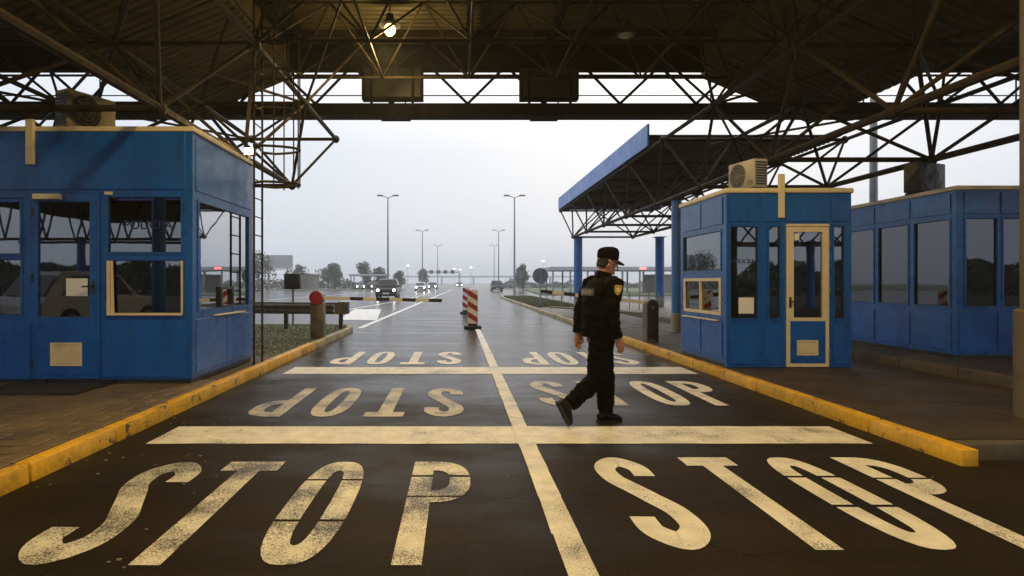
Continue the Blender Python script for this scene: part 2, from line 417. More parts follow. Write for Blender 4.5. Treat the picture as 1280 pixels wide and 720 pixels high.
word((2.75, 2.24, 1.72, 1.16), 9.65, 1.75, True, wh)
def bar(name, x0, x1, y0, y1, mat=wh, z=0.004):
    n = 24; P = []
    top = [(x0+(x1-x0)*i/n, y1+random.uniform(-.008, .008)) for i in range(n+1)]
    bot = [(x0+(x1-x0)*i/n, y0+random.uniform(-.008, .008)) for i in range(n+1)]
    return flat(name, [[bot[i], bot[i+1], top[i+1], top[i]] for i in range(n)], z, mat, road)
bar('stop_bar', -2.70, 3.60, 4.93, 5.52)
bar('stop_bar', -2.68, 3.68, 8.68, 9.38)
vs = [0.60+0.0*i for i in range(30)]
flat('lane_line', [[(0.525+random.uniform(-.005, .005), 1.5+i*.55), (0.675+random.uniform(-.005, .005), 1.5+i*.55), (0.672, 2.05+i*.55), (0.528, 2.05+i*.55)] for i in range(28)], 0.008, wh, road)
def line(p, q, w, n=10):
    p, q = Vector(p), Vector(q); d = (q-p).normalized(); nn = Vector((-d.y, d.x))*w/2
    flat('lane_line', [[tuple(p-nn), tuple(q-nn), tuple(q+nn), tuple(p+nn)]], 0.006, wh, road)
line((-2.98, 17.3), (-2.5, 42), 0.2); line((-2.5, 42), (-1.0, 110), 0.22)
line((-6.1, 24), (-4.3, 44), 0.18); line((-4.3, 44), (-3.4, 75), 0.18)
line((-9.2, 26), (-7.4, 60), 0.18); line((-15, 45), (-11, 95), 0.2); line((-22, 38), (-13, 38.6), 0.5)
flat('painted_island', [[(-4.45, 21.3), (-2.98, 21.0), (-3.95, 29.5), (-5.4, 29.8)]], 0.005, wh, road)

# kerbs: single stones with joints
def kerb(name, pts, mats_at, w=0.14, h=0.134, inner=1):
    """stones laid along pts; inner=+1: the body lies to the left of the walking direction"""
    k = empty(name); tag(k, kind='structure')
    cache = {}
    for i in range(len(pts)-1):
        p, q = Vector(pts[i]), Vector(pts[i+1]); d = q-p; L = d.length-0.026
        key = (round(L, 2), mats_at(i), i % 3)
        if key not in cache:
            random.seed(i)
            b = MB().box(0, L, 0, w, -0.05, h, b=0.012, seg=2)
            b.v = [(x+random.uniform(-.002, .002), y+random.uniform(-.002, .002)+(0.012 if (y < .03 and z > .08) else 0), z+random.uniform(-.002, .002)) for x, y, z in b.v]
            cache[key] = b.mesh('kerb_stone', mats_at(i), True)
        o = link('kerb_stone', cache[key], k, (p.x+random.uniform(-.006, .006), p.y, random.uniform(-.007, .004)))
        o.rotation_euler = (0, 0, math.atan2(d.y, d.x)+random.uniform(-.002, .002))
        if inner < 0: o.scale = (1, -1, 1)
    return k
lk = [(-2.98, -2+i*1.0) for i in range(19)]
nose = [(-2.98-0.9*(1-math.cos(R(a))), 16.0+1.5*math.sin(R(a))) for a in (0, 18, 36, 54, 72, 90)]
lk = lk+nose[1:]+[(-3.88-i*1.0, 17.5) for i in range(1, 6)]
kerb('left_kerb', lk, lambda i: 'kerb_yellow' if i < 14 else 'kerb_faded', inner=1)
rk = [(3.83, 4.33+i*1.0) for i in range(48)]
kerb('right_kerb', rk, lambda i: 'kerb_yellow' if i < 9 else 'kerb_faded', inner=-1)
kerb('island_end_kerb', [(3.985+i*0.9, 4.47) for i in range(9)], lambda i: 'kerb_bare', inner=1)
kerb('plinth_kerb', [(6.65, 4.6+i*1.0) for i in range(28)], lambda i: 'kerb_bare', inner=-1, h=0.262)

# pavements
lp = MB().box(-9.5, -3.12, -2, 9.7, -0.1, 0.118).build('left_pavement', 'joint'); tag(lp, kind='structure')
pm = [MB().box(0.006, 0.294, 0.005, 0.195, 0, 0.014+0.0, b=0.004).mesh('paver', 'paver')]+[MB().box(0.156, 0.294, 0.005, 0.195, 0, 0.014, b=0.004).mesh('paver', 'paver')]
n = 0
for r in range(22):
    y = 3.0+r*0.2
    for c_ in range(16):
        x = -3.13-0.3*(c_+1)+(0.15 if r % 2 else 0)
        half = r % 2 and c_ == 0
        if half: x -= .15
        px = 572+711*(x+.3)/y
        if px < -20 or x < -8.6 or n >= 300: continue
        o = link('paver', pm[1] if half else pm[0], lp, (x, y, 0.1185+random.uniform(-.003, .003)))
        o.rotation_euler = (random.uniform(-.006, .006), random.uniform(-.006, .006), random.uniform(-.006, .006)); n += 1
gl = MB().box(-9.5, -3.12, 9.7, 16.0, -0.1, 0.115).prism([(-3.12, 16.0)]+[(x-.14, y-.14) for x, y in nose]+[(-9.5, 17.36), (-9.5, 16.0)], -0.1, 0.115).build('left_verge', 'grass_soil'); tag(gl, kind='structure')
rp = MB().box(3.97, 6.65, 4.61, 30, -0.1, 0.112).build('right_pavement', 'joint'); tag(rp, kind='structure')
slabs = {}
for i in range(2):
    for j in range(18):
        key = i
        if key not in slabs: slabs[key] = MB().box(0.006, 1.334, 0.006, 1.394, 0, 0.018, b=0.004).mesh('slab', 'slab')
        o = link('slab', slabs[key], rp, (3.972+i*1.34, 4.62+j*1.4, 0.112+random.uniform(-.003, .003)))
        o.rotation_euler = (random.uniform(-.002, .002), random.uniform(-.002, .002), 0)
pl = MB().box(6.79, 15, 4.61, 33, -0.1, 0.258).build('plinth_pavement', 'slab'); tag(pl, kind='structure')
rv = MB().box(3.97, 6.6, 30, 51, -0.1, 0.115).build('right_verge', 'grass_soil'); tag(rv, kind='structure')

# grass
def grass(name, label, area, n, z, h):
    vs, fs = [], []
    for i in range(n):
        x, y = area()
        a = random.uniform(0, 6.28); hh = h*random.uniform(.4, 1.2); w = 0.004+0.0005*y
        lx, ly = random.uniform(-.5, .5)*hh, random.uniform(-.5, .5)*hh
        k = len(vs); dx, dy = math.cos(a)*w, math.sin(a)*w
        vs += [(x-dx, y-dy, z), (x+dx, y+dy, z), (x+lx, y+ly, z+hh)]; fs.append((k, k+1, k+2))
    me = bpy.data.meshes.new(name); me.from_pydata(vs, [], fs); me.materials.append(M['blade'])
    tag(link(name, me), label, 'grass', kind='stuff')
grass('grass', 'short worn grass on the island behind the left booth', lambda: (random.uniform(-9, -3.2), random.uniform(9.9, 17.2) if random.random() < .8 else random.uniform(9.9, 13)), 16000, 0.11, 0.04)
grass('grass', 'short green grass at the end of the right island', lambda: (random.uniform(4.05, 6.5), random.uniform(29, 50.5)), 12000, 0.11, 0.16)
# grass fields as raised verges
tag(MB().box(-60, -15, 100, 110, -0.02, 0.05).build('left_field', 'terrain'), kind='structure')
fr = MB().prism([(9, 62), (70, 54), (70, 120), (14, 130)], -0.02, 0.12).build('right_field', 'terrain'); tag(fr, kind='structure')
# litter specks on the tarmac
lt = MB()
for i in range(70):
    x, y = (random.uniform(-2.95, -1.6), random.uniform(2.6, 6)) if i < 45 else (random.uniform(-2.5, 3.5), random.uniform(2.5, 7))
    s = random.uniform(.004, .012)
    lt.box(x-s, x+s, y-s*.6, y+s*.6, 0.001, 0.001+s*.5)
tag(lt.build('litter', 'cream_dirty'), 'tiny leaf and paper specks scattered on the wet tarmac', 'litter', kind='stuff')
# ------------------------------------------------------------------ main canopy over the lanes
RX0, RX1, RY0, RY1, RZ = -4.1, 6.05, -9.0, 14.0, 7.25
can = empty('canopy', (0, 0, 0))
tag(can, 'high corrugated canopy roof on steel space frame above the lanes', 'canopy')
def corr(x0, z0, x1, z1, y0, y1, pitch=0.2, dep=0.045):
    """trapezoid sheet, ridges run from (x0,z0) to (x1,z1)"""
    b = MB(); prof = []
    y = y0
    while y < y1:
        prof += [(y, 0), (y+.06, 0), (y+.09, dep), (y+.17, dep)]; y += pitch
    prof.append((y, 0))
    t = 0.012; vs = []; n = len(prof)
    for (x, z) in ((x0, z0), (x1, z1)):
        vs += [(x, yy, z+d) for yy, d in prof]+[(x, yy, z+d+t) for yy, d in prof]
    fs = [(i, i+1, 2*n+i+1, 2*n+i) for i in range(n-1)]+[(n+i, 3*n+i, 3*n+i+1, n+i+1) for i in range(n-1)]
    b.add(vs, fs); return b
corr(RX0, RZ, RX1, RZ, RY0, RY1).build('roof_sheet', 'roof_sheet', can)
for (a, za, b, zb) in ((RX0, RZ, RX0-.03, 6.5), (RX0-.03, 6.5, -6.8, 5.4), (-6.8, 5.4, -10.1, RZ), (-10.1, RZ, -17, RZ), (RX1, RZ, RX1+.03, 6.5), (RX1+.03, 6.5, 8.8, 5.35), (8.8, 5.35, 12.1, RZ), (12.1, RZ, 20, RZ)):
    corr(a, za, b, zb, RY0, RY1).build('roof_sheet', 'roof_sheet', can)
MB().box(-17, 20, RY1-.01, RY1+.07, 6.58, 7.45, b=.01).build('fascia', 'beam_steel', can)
MB().box(-17, 20, RY0-.07, RY0-.01, 6.58, 7.45, b=.01).build('fascia', 'fascia_blue', can)
# purlins under the sheet
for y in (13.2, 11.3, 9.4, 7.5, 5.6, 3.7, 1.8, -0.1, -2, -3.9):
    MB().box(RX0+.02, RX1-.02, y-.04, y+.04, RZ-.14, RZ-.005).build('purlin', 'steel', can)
XB = [-3.55+1.9*i for i in range(6)]; YB = [12.5-1.9*i for i in range(9)]; ZB, ZT = 5.9, 7.08
for y in YB: strut(can, (XB[0], y, ZB), (XB[-1], y, ZB), .032)
for x in XB: strut(can, (x, YB[0], ZB), (x, YB[-1], ZB), .026)
for j, y in enumerate(YB):
    for i, x in enumerate(XB):
        if j > 6: continue
        for dx in (-.95, .95):
            for dy in (-.95, .95):
                if RX0 < x+dx < RX1 and y+dy < 13.6: strut(can, (x, y, ZB), (x+dx, y+dy, ZT), .022)
for y in [YB[0]+.95-1.9*i for i in range(9)]: strut(can, (XB[0]-.95, y, ZT), (XB[-1]+.9, y, ZT), .03)
# two heavy inclined girders of the roof
for x in (-3.55, 0.25, 2.15):
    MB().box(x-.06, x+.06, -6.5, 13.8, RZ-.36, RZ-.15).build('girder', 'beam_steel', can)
# hangers from the roof edge to the catwalk
for i in range(-7, 10):
    x = 0.25+1.9*i
    for s in (-.95, .95): strut(can, (x, 14.2, 5.86), (x+s, 14.05, 6.75), .036, 'beam_steel')

# catwalk along the far roof edge
cw = empty('catwalk', (0, 14.5, 5.48)); tag(cw, 'dark steel catwalk beam with thin handrails across the lanes', 'catwalk')
W = lambda x, y, z: (x, y-14.5, z-5.48)
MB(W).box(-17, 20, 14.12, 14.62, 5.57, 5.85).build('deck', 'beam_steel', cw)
for y in (14.16,):
    for z, r in ((6.55, .03), (6.05, .015)): strut(cw, (-17, y, z), (20, y, z), r, 'steel', 'handrail')
for i in range(10):
    x = -16.5+3.8*i
    for y in (14.16,): strut(cw, (x, y, 5.852), (x, y, 6.55), .018, 'steel', 'post')
MB(W).box(-1.95, -1.2, 14.1, 14.6, 5.53, 5.568).build('bracket', 'beam_steel', cw)
MB(W).box(1.85, 2.55, 14.1, 14.6, 5.53, 5.568).build('bracket', 'beam_steel', cw)
for x0, x1, lab in ((-2.34, -.84, 'dark lane display box seen from behind, above the left lane'), (1.52, 2.96, 'dark lane display box seen from behind, above the right lane')):
    d = empty('lane_display', ((x0+x1)/2, 14.0, 5.9)); tag(d, lab, 'display box', 'lane displays on the catwalk')
    w = (x1-x0)/2
    MB().box(-w, w, -.14, .10, -.04, .78, b=.015).build('housing', 'beam_steel', d)
    MB().box(-w+.06, w-.06, -.16, -.141, .02, .72, b=.004).build('back_cover', 'dark_metal', d)
    for s in (-.5, .5): MB().box(s-.03, s+.03, -.20, -.161, -.2, .9).build('bracket', 'beam_steel', d)

# ------------------------------------------------------------------ low space frames over the islands
NODE = MB().lathe([(.03, -.095), (.075, -.06), (.095, 0), (.075, .06), (.03, .095)], n=10).mesh('node', 'steel', True)
def low_frame(root, xb, xt, ys, zb, zt, side, up_to=14.0):
    yt = [ys[0]-1.45]+[y+1.45 for y in ys]
    for x in xb: strut(root, (x, ys[0], zb), (x, ys[-1], zb), .058)
    for x in xt: strut(root, (x, yt[0], zt), (x, yt[-1], zt), .048)
    for y in ys: strut(root, (xb[0], y, zb), (xb[-1], y, zb), .045)
    for y in yt: strut(root, (xt[0], y, zt), (xt[-1], y, zt), .042)
    for y in ys:
        for i, x in enumerate(xb):
            for xx in (xt[i], xt[i+1]):
                for dy in (-1.45, 1.45): strut(root, (x, y, zb), (xx, y+dy, zt), .032)
    base = root.location
    for y in ys:
        for x in xb: link('node', NODE, root, Vector((x, y, zb))-base)
    for y in yt:
        for x in xt: link('node', NODE, root, Vector((x, y, zt))-base)
    for j in range(len(yt)-1):
        for i in range(len(xt)-1):
            a, b_ = ((i, i+1) if (i+j) % 2 else (i+1, i))
            strut(root, (xt[a], yt[j], zt), (xt[b_], yt[j+1], zt), .028)
    for j, y in enumerate(yt):       # second tier up to the high roof
        if y > up_to: continue
        for i, x in enumerate(xt):
            zr = 6.95 if abs(x-(-6.7 if side < 0 else 8.9)) > 1.2 else 6.3
            for dx, dy in ((-1.1, -1.2), (1.1, 1.2), (1.1, -1.2), (-1.1, 1.2)):
                xx = x+dx; v = -6.8 if side < 0 else 8.8
                zz = min(6.9, 5.28+abs(xx-v)*.41)
                if y+dy < 13.7 and zz > 5.45: strut(root, (x, y, zt), (xx, y+dy, zz), .027)
YL = [13.05-2.9*i for i in range(6)]; YL.reverse()
lf = empty('space_frame', (-5.2, 9, 3.62)); tag(lf, 'brown steel space frame over the left booth and island', 'space frame')
low_frame(lf, [-3.8, -6.7, -9.6], [-3.1, -5.25, -8.1, -11], YL, 3.62, 5.05, -1)
YR = [10.2+2.9*i for i in range(-4, 7)]
rf = empty('space_frame', (7, 12, 3.6)); tag(rf, 'brown steel space frame above the right booths with blue fascia at its far end', 'space frame')
low_frame(rf, [5.6, 8.5], [5.26, 7.05, 9.9], YR, 3.6, 5.05, 1)
W = lambda x, y, z: (x-7, y-12, z-3.6)
b = corr(5.2, 5.30, 10.4, 5.30, 15.5, 29.0); b.v = [W(*p) for p in b.v]; b.build('roof_sheet', 'roof_sheet', rf)
for i in range(4):
    y0 = 15.4+i*3.41
    MB(W).box(5.14, 5.2, y0+.01, y0+3.40, 5.10, 5.70, b=.008).build('fascia_panel', 'fascia_blue', rf)
for i in range(3):
    MB(W).box(5.21+i*1.73, 5.21+(i+1)*1.73-.015, 29.0, 29.06, 5.10, 5.70, b=.008).build('fascia_panel', 'fascia_blue', rf)
MB(W).box(5.2, 10.4, 15.4, 29.05, 5.36, 5.40).build('roof_top', 'roof_sheet', rf)

# columns
def column(x, y, z0, z1, r, label, mat, zb, rb):
    c = empty('column', (x, y, z0)); tag(c, label, 'column', kind='thing')
    MB().lathe([(r, zb-z0), (r, z1-z0)], n=24).build('shaft', mat, c, True)
    MB().lathe([(rb, 0), (rb, zb-z0-.02), (rb-.02, zb-z0)], n=24).build('base', 'column_paint' if mat == 'column_paint' else 'concrete', c, True)
    MB().box(-r-.05, r+.05, -r-.05, r+.05, z1-z0, z1-z0+.03, b=.004).build('cap_plate', 'steel', c)
    return c
column(5.6, 14.55, .13, 3.5, .125, 'blue steel column just behind the cream-door booth', 'blue_column', .62, .14)
column(5.72, 27.0, .13, 3.5, .20, 'blue steel column behind the officer, under the far canopy end', 'blue_column', .62, .21)
column(9.45, 26.6, .26, 3.5, .20, 'pale blue column standing on the raised pavement under the far canopy', 'blue_column', .72, .21)
column(5.50, 5.3, .13, 6.9, .19, 'thick grey column at the right picture edge, closest to the viewer', 'column_paint', 1.15, .235)
column(-3.95, 10.3, .13, 3.55, .125, 'steel column standing behind the left booth', 'blue_column', .62, .14)
column(-6.7, 1.5, .13, 3.55, .14, 'steel column in front of the left booth, beyond the picture', 'blue_column', .62, .15)

# ------------------------------------------------------------------ lamps
def lamp(name, loc, label, lit, power, top=None, flood=False):
    l = empty(name, loc); tag(l, label, 'lamp', 'canopy lamps')
    if lit:
        MB().lathe([(.03, .34), (.07, .32), (.09, .20), (.21, .10), (.215, .085), (.09, .17), (.03, .19)], n=24).build('shade', 'dark_metal', l, True)
        MB().lathe([(.02, .12)]+[(.115*math.sin(R(a)), .125*math.cos(R(a))+.01) for a in range(40, 180, 14)]+[(.01, -.115)], n=22).build('bulb', 'lamp_glow', l, True)
    else:
        MB().lathe([(.03, .26), (.07, .24), (.08, .12), (.19, .02), (.20, -.03)], n=20).build('shade', 'dark_metal', l, True)
        MB().lathe([(.15, -.01), (.14, -.05), (.07, -.09), (.01, -.10)], n=20).build('bulb', 'white_plastic', l, True)
    if top: MB().tube((0, 0, .25), (0, 0, top-loc[2]), .012).build('rod', 'dark_metal', l)
    if lit:
        d = bpy.data.lights.new('lamp_light', 'SPOT'); d.energy = power; d.color = WARM; d.shadow_soft_size = 0.12; d.spot_size = R(165); d.spot_blend = .35
        o = bpy.data.objects.new('lamp_light', d); col.objects.link(o); o.parent = l; o.location = (0, 0, -.36)
        d = bpy.data.lights.new('lamp_spill', 'POINT'); d.energy = power*(.26 if loc[1] > 9 else .12); d.color = WARM; d.shadow_soft_size = 0.12
        o = bpy.data.objects.new('lamp_spill', d); col.objects.link(o); o.parent = l; o.location = (0, 0, -.34)
    return l
lamp('canopy_lamp', (-1.37, 11.5, 6.5), 'lit round lamp glowing warm under the roof above the left lane', True, 420, 7.1)
lamp('canopy_lamp', (3.4, 11.5, 6.43), 'unlit dome lamp hanging under the roof above the right lane', False, 0, 7.1)
lamp('canopy_lamp', (-1.4, 3.4, 6.5), 'lit canopy lamp above the left lane, overhead near the viewer', True, 640, 7.1)
lamp('canopy_lamp', (3.4, 3.4, 6.5), 'lit canopy lamp above the right lane, overhead near the viewer', True, 520, 7.1)
lamp('canopy_lamp', (-1.4, -3.2, 6.5), 'lit canopy lamp above the left lane, behind the viewer', True, 520, 7.1)
lamp('canopy_lamp', (3.4, -3.2, 6.5), 'lit canopy lamp above the right lane, behind the viewer', True, 300, 7.1)
lb = empty('bulkhead_lamp', (-3.42, 9.33, 3.36)); tag(lb, 'lit floodlight at the back corner of the left booth roof', 'lamp')
MB().tube((0, 0, 0), (0, 0, .12), .015).build('stem', 'dark_metal', lb)
MB().box(-.09, .09, .0, .08, .12, .26, b=.01).build('housing', 'dark_metal', lb)
MB().box(-.075, .075, -.012, -.001, .135, .245).build('lens', 'lamp_glow', lb)
d = bpy.data.lights.new('bulkhead_light', 'POINT'); d.energy = 26; d.color = WARM; d.shadow_soft_size = .06
o = bpy.data.objects.new('bulkhead_light', d); col.objects.link(o); o.parent = lb; o.location = (.0, -.1, .22)

# ------------------------------------------------------------------ ladder with safety cage
ld = empty('ladder', (-3.16, 9.0, .12)); tag(ld, 'thin caged access ladder rising beside the left booth', 'ladder')
for y in (8.83, 9.2): strut(ld, (-3.16, y, .12), (-3.16, y, 5.9), .018, 'steel', 'rail')
for i in range(19): strut(ld, (-3.16, 8.83, .4+i*.29), (-3.16, 9.2, .4+i*.29), .010, 'steel', 'rung')
for z in (2.95, 3.5, 4.1, 4.7, 5.3):
    pts = [(-3.16+.66*math.sin(R(a)), 9.015-.30*math.cos(R(a)) if 0 < a < 180 else (8.83 if a == 0 else 9.2), z) for a in range(0, 181, 15)]
    MB(lambda x, y, zz: (x+3.16, y-9.0, zz-.12)).path(pts, .02, 6).build('hoop', 'steel', ld)
for a in (30, 65, 90, 115, 150): strut(ld, (-3.16+.66*math.sin(R(a)), 9.015-.30*math.cos(R(a)), 2.9), (-3.16+.66*math.sin(R(a)), 9.015-.30*math.cos(R(a)), 5.4), .011, 'steel', 'cage_bar')
# ------------------------------------------------------------------ booths
def wall_boxes(b, u0, u1, z0, z1, holes, w0, w1):
    us = sorted({u0, u1, *[h[0] for h in holes], *[h[1] for h in holes]}); zs = sorted({z0, z1, *[h[2] for h in holes], *[h[3] for h in holes]})
    for j in range(len(zs)-1):
        run = None
        for i in range(len(us)-1):
            cu, cz = (us[i]+us[i+1])/2, (zs[j]+zs[j+1])/2
            solid = not any(h[0] < cu < h[1] and h[2] < cz < h[3] for h in holes)
            if solid and run is None: run = us[i]
            if (not solid) and run is not None: b.box(run, us[i], w0, w1, zs[j], zs[j+1]); run = None
        if run is not None: b.box(run, us[-1], w0, w1, zs[j], zs[j+1])
TH = 0.06
def wall(root, fmap, u0, u1, z0, z1, wins, panels, mat='blue', extra_holes=(), gl='glass'):
    """fmap(u, w, z): w = 0 on the outer face, positive inward"""
    holes = [w[:4] for w in wins]+list(extra_holes)
    b = MB(fmap); wall_boxes(b, u0, u1, z0, z1, holes, 0, TH); b.build('wall', mat, root)
    for p in panels: MB(fmap).box(p[0], p[1], -.014, -.0005, p[2], p[3], b=.004).build('panel', 'blue_panel', root)
    for w in wins:
        a0, a1, c0, c1 = w[:4]; fm = w[4] if len(w) > 4 else 'blue'; fw = w[5] if len(w) > 5 else .025
        f = MB(fmap)
        for q in ((a0, a1, c0, c0+fw), (a0, a1, c1-fw, c1), (a0, a0+fw, c0+fw, c1-fw), (a1-fw, a1, c0+fw, c1-fw)):
            f.box(q[0], q[1], -.012, .045, q[2], q[3])
        if len(w) > 6 and w[6]:
            f.box(w[6]-.02, w[6]+.02, -.010, .043, c0+fw, c1-fw)
        o = f.build('window', fm, root)
        MB(fmap).box(a0+fw-.004, a1-fw+.004, .020, .026, c0+fw-.004, c1-fw+.004).build('pane', gl, o)
        g = MB(fmap); k0, k1, m0, m1 = a0+fw-.001, a1-fw+.001, c0+fw-.001, c1-fw+.001; e_ = .009
        for q in ((k0, k1, m0, m0+e_), (k0, k1, m1-e_, m1), (k0, k0+e_, m0+e_, m1-e_), (k1-e_, k1, m0+e_, m1-e_)): g.box(q[0], q[1], .012, .0195, q[2], q[3])
        g.build('gasket', 'rubber', o)
def text_mesh(s, size, mat, extr=0.001, bold=0.0):
    c = bpy.data.curves.new('t', 'FONT'); c.body = s; c.size = size; c.extrude = extr; c.offset = bold; c.align_x = 'CENTER'
    o = bpy.data.objects.new('t', c); col.objects.link(o)
    dg = bpy.context.evaluated_depsgraph_get(); me = bpy.data.meshes.new_from_object(o.evaluated_get(dg))
    bpy.data.objects.remove(o); me.materials.clear(); me.materials.append(M[mat]); me.name = 'lettering'; return me
def door(root, fmap, u0, u1, z0, z1, mat, glass_rect, vent, hinge_left, handle):
    d = MB(fmap)
    g0, g1, h0, h1 = glass_rect
    wall_boxes(d, u0+.006, u1-.006, z0+.006, z1-.006, [glass_rect], -.014, .04)
    do = d.build('door', mat, root)
    MB(fmap).box(g0-.004, g1+.004, .012, .018, h0-.004, h1+.004).build('pane', 'glass', do)
    MB(fmap).box(u0+.06, u1-.06, -.020, -.0145, z0+.06, h0-.05, b=.003).build('kick_panel', 'blue_panel', do)
    v = MB(fmap); a, b_, c, e_ = vent
    for q in ((a, b_, c, c+.025), (a, b_, e_-.025, e_), (a, a+.025, c+.025, e_-.025), (b_-.025, b_, c+.025, e_-.025)): v.box(q[0], q[1], -.034, -.0205, q[2], q[3])
    k = 0; z = c+.03
    while z < e_-.035:
        v.add([(a+.025, -.030, z), (b_-.025, -.030, z), (b_-.025, -.022, z+.016), (a+.025, -.022, z+.016)], [(0, 1, 2, 3), (3, 2, 1, 0)][:1]); z += .018
    v.build('vent', 'cream', do)
    hx, hz = handle; s = 1 if hinge_left else -1
    MB(fmap).box(hx-.018, hx+.018, -.024, -.0145, hz-.09, hz+.07, b=.004).tube((hx, -.024, hz), (hx, -.06, hz), .010).path([(hx, -.058, hz), (hx-s*.06, -.060, hz), (hx-s*.12, -.056, hz-.003)], .010, 8).build('handle', 'black_plastic', do)
    ux = u0+.004 if hinge_left else u1-.004
    for zz in (z0+.2, (z0+z1)/2+.1, z1-.25):
        MB(fmap).tube((ux, -.022, zz-.05), (ux, -.022, zz+.05), .011).build('hinge', 'black_plastic' if mat == 'blue' else 'galvanised', do)
    return do
def office_chair(loc, rz, label):
    c = empty('office_chair', loc, rz); tag(c, label, 'chair', 'chairs inside the booths')
    MB().box(-.24, .24, -.23, .23, .44, .53, b=.03, seg=2).build('seat', 'black_plastic', c, True)
    MB().box(-.23, .23, .20, .27, .6, 1.12, b=.03, seg=2).build('backrest', 'black_plastic', c, True)
    m = MB().tube((0, 0, .05), (0, 0, .45), .03)
    for a in range(5): m.tube((0, 0, .08), (.28*math.cos(a*1.257), .28*math.sin(a*1.257), .03), .02)
    m.box(-.03, .03, .2, .26, .5, .65); m.build('base', 'dark_metal', c)

# --- left booth
LB = empty('police_booth', (-5.3, 8.16, .13)); tag(LB, 'large blue police booth with a blue glazed door on the left island', 'booth')
Wl = lambda x, y, z: (x+5.3, y-8.16, z-.13)
X0, X1, Y0, Y1 = -8.4, -3.32, 7.11, 9.22
px = lambda p: (p-572)/100.0
pz = lambda p: 1.4-(p-353)/100.0
fF = lambda u, w, z: Wl(u, Y0+w, z)
fS = lambda u, w, z: Wl(X1-w, u, z)
fB = lambda u, w, z: Wl(u, Y1-w, z)
fL = lambda u, w, z: Wl(X0+w, u, z)
gF = (px(48), px(113), pz(396), pz(252))
wall(LB, fF, X0, X1-.0, .20, 3.28,
     [(px(133), px(229), pz(318), pz(244)), (px(135), px(230), pz(395), pz(323)), (px(-72), px(28), pz(320), pz(245)), (px(-72), px(29), pz(396), pz(322)), (px(-200), px(-90), pz(396), pz(245))],
     [(px(-230), px(232), pz(237), pz(163)), (px(130), px(232), pz(471), pz(400)), (px(-72), px(38), pz(474), pz(402)), (px(-230), px(-78), pz(474), pz(402))],
     extra_holes=[(px(41), px(126), pz(474), pz(240))])
door(LB, fF, px(41), px(126), pz(474), pz(240), 'blue', gF, (px(65), px(104), pz(457), pz(428)), True, (px(118), pz(358)))
# door closer, tilted window leaf, cream sill, conduit, notice
MB(fF).box(px(45), px(79), -.07, -.015, pz(250), pz(243), b=.006).build('door_closer', 'cream', LB)
MB(fF).box(px(132), px(142), -.03, -.013, pz(244), pz(240), b=.003).build('catch', 'cream', LB)
fr_ = MB(fF).box(px(136), px(229), -.045, -.0125, pz(394), pz(391)).box(px(136), px(138.5), -.045, -.0125, pz(391), pz(326))
fr_.add([(px(139), -.013, pz(326)), (px(142), -.013, pz(326)), (px(144), -.013, pz(391)), (px(139), -.013, pz(391))], [(0, 1, 2, 3)])
fr_.box(px(227.5), px(229.5), -.03, -.0125, pz(391), pz(326)).build('casement', 'cream', LB)
MB(fF).box(px(35), px(46), -.055, -.0142, pz(207), pz(150), b=.01).build('conduit', 'cream', LB)
MB(fF).box(px(82), px(109), .009, .0112, pz(370), pz(348)).build('notice', 'paper', LB)
wall(LB, fS, Y0+TH, Y1-TH, .20, 3.28, [(7.26, 9.06, 1.02, 2.46, 'blue', .03)],
     [(7.2, 9.12, 2.56, 3.24), (7.2, 8.15, .26, .93), (8.17, 9.12, .26, .93)], gl='glass_bright')
MB(fS).box(7.72, 8.75, -.06, -.009, .945, .965, b=.004).build('shelf', 'cream', LB)
MB(fS).box(7.95, 8.0, -.02, .02, 1.06, 1.30).box(8.35, 8.4, -.02, .02, 1.06, 1.30).box(7.95, 8.4, -.02, .02, 1.30, 1.34).box(8.0, 8.35, -.02, .019, 1.05, 1.08).build('pay_hatch', 'black_plastic', LB)
wall(LB, fB, X0, X1, .20, 3.28, [(-7.9, -5.9, 1.0, 2.46), (-5.6, -3.6, 1.0, 2.46)], [])
wall(LB, fL, Y0+TH, Y1-TH, .20, 3.28, [(7.5, 8.9, 1.0, 2.46)], [])
MB(fF).box(X1-.085, X1+.006, -.008, -.0005, .2, 3.28).build('corner_post', 'blue', LB)
MB(fS).box(Y0+.002, Y0+.075, -.008, -.0005, .2, 3.28).build('corner_post', 'blue', LB)
MB(Wl).box(X0-.03, X1+.03, Y0-.03, Y1+.03, 3.281, 3.345, b=.012, seg=2).build('roof_trim', 'cream', LB)
MB(Wl).box(X0+.05, X1-.05, Y0+.05, Y1-.05, 3.346, 3.365).build('roof', 'galvanised', LB)
MB(Wl).box(X0+.02, X1-.02, Y0+.02, Y1-.02, .135, .199).build('plinth', 'dark_metal', LB)
MB(Wl).box(X0+.07, X1-.07, Y0+.07, Y1-.07, .2005, .215).build('booth_floor', 'wood', LB)
MB(Wl).box(X0+.07, X1-.07, Y0+.07, Y1-.07, 2.62, 2.64).build('booth_ceiling', 'interior', LB)
MB(Wl).box(-3.98, -3.42, 7.3, 9.0, .90, .94).box(-3.98, -3.94, 7.3, 9.0, .22, .89).build('counter', 'wood', LB)
MB(Wl).box(-6.4, -6.34, 7.9, 9.1, .216, 2.6).build('partition', 'wood', LB)
t_ = link('lettering', text_mesh('POLICIJA', .155, 'text_blue', .0008, .002), LB, fF(px(184), .018, pz(286)))
t_.rotation_euler = (R(90), 0, 0)
tag(t_, label='dark blue POLICIJA lettering on the window')
for zf in (px(42), px(128)):
    MB(Wl).box(zf, zf+.16, Y0-.02, Y0+.018, .135, .19).build('foot_pad', 'black_plastic', LB)

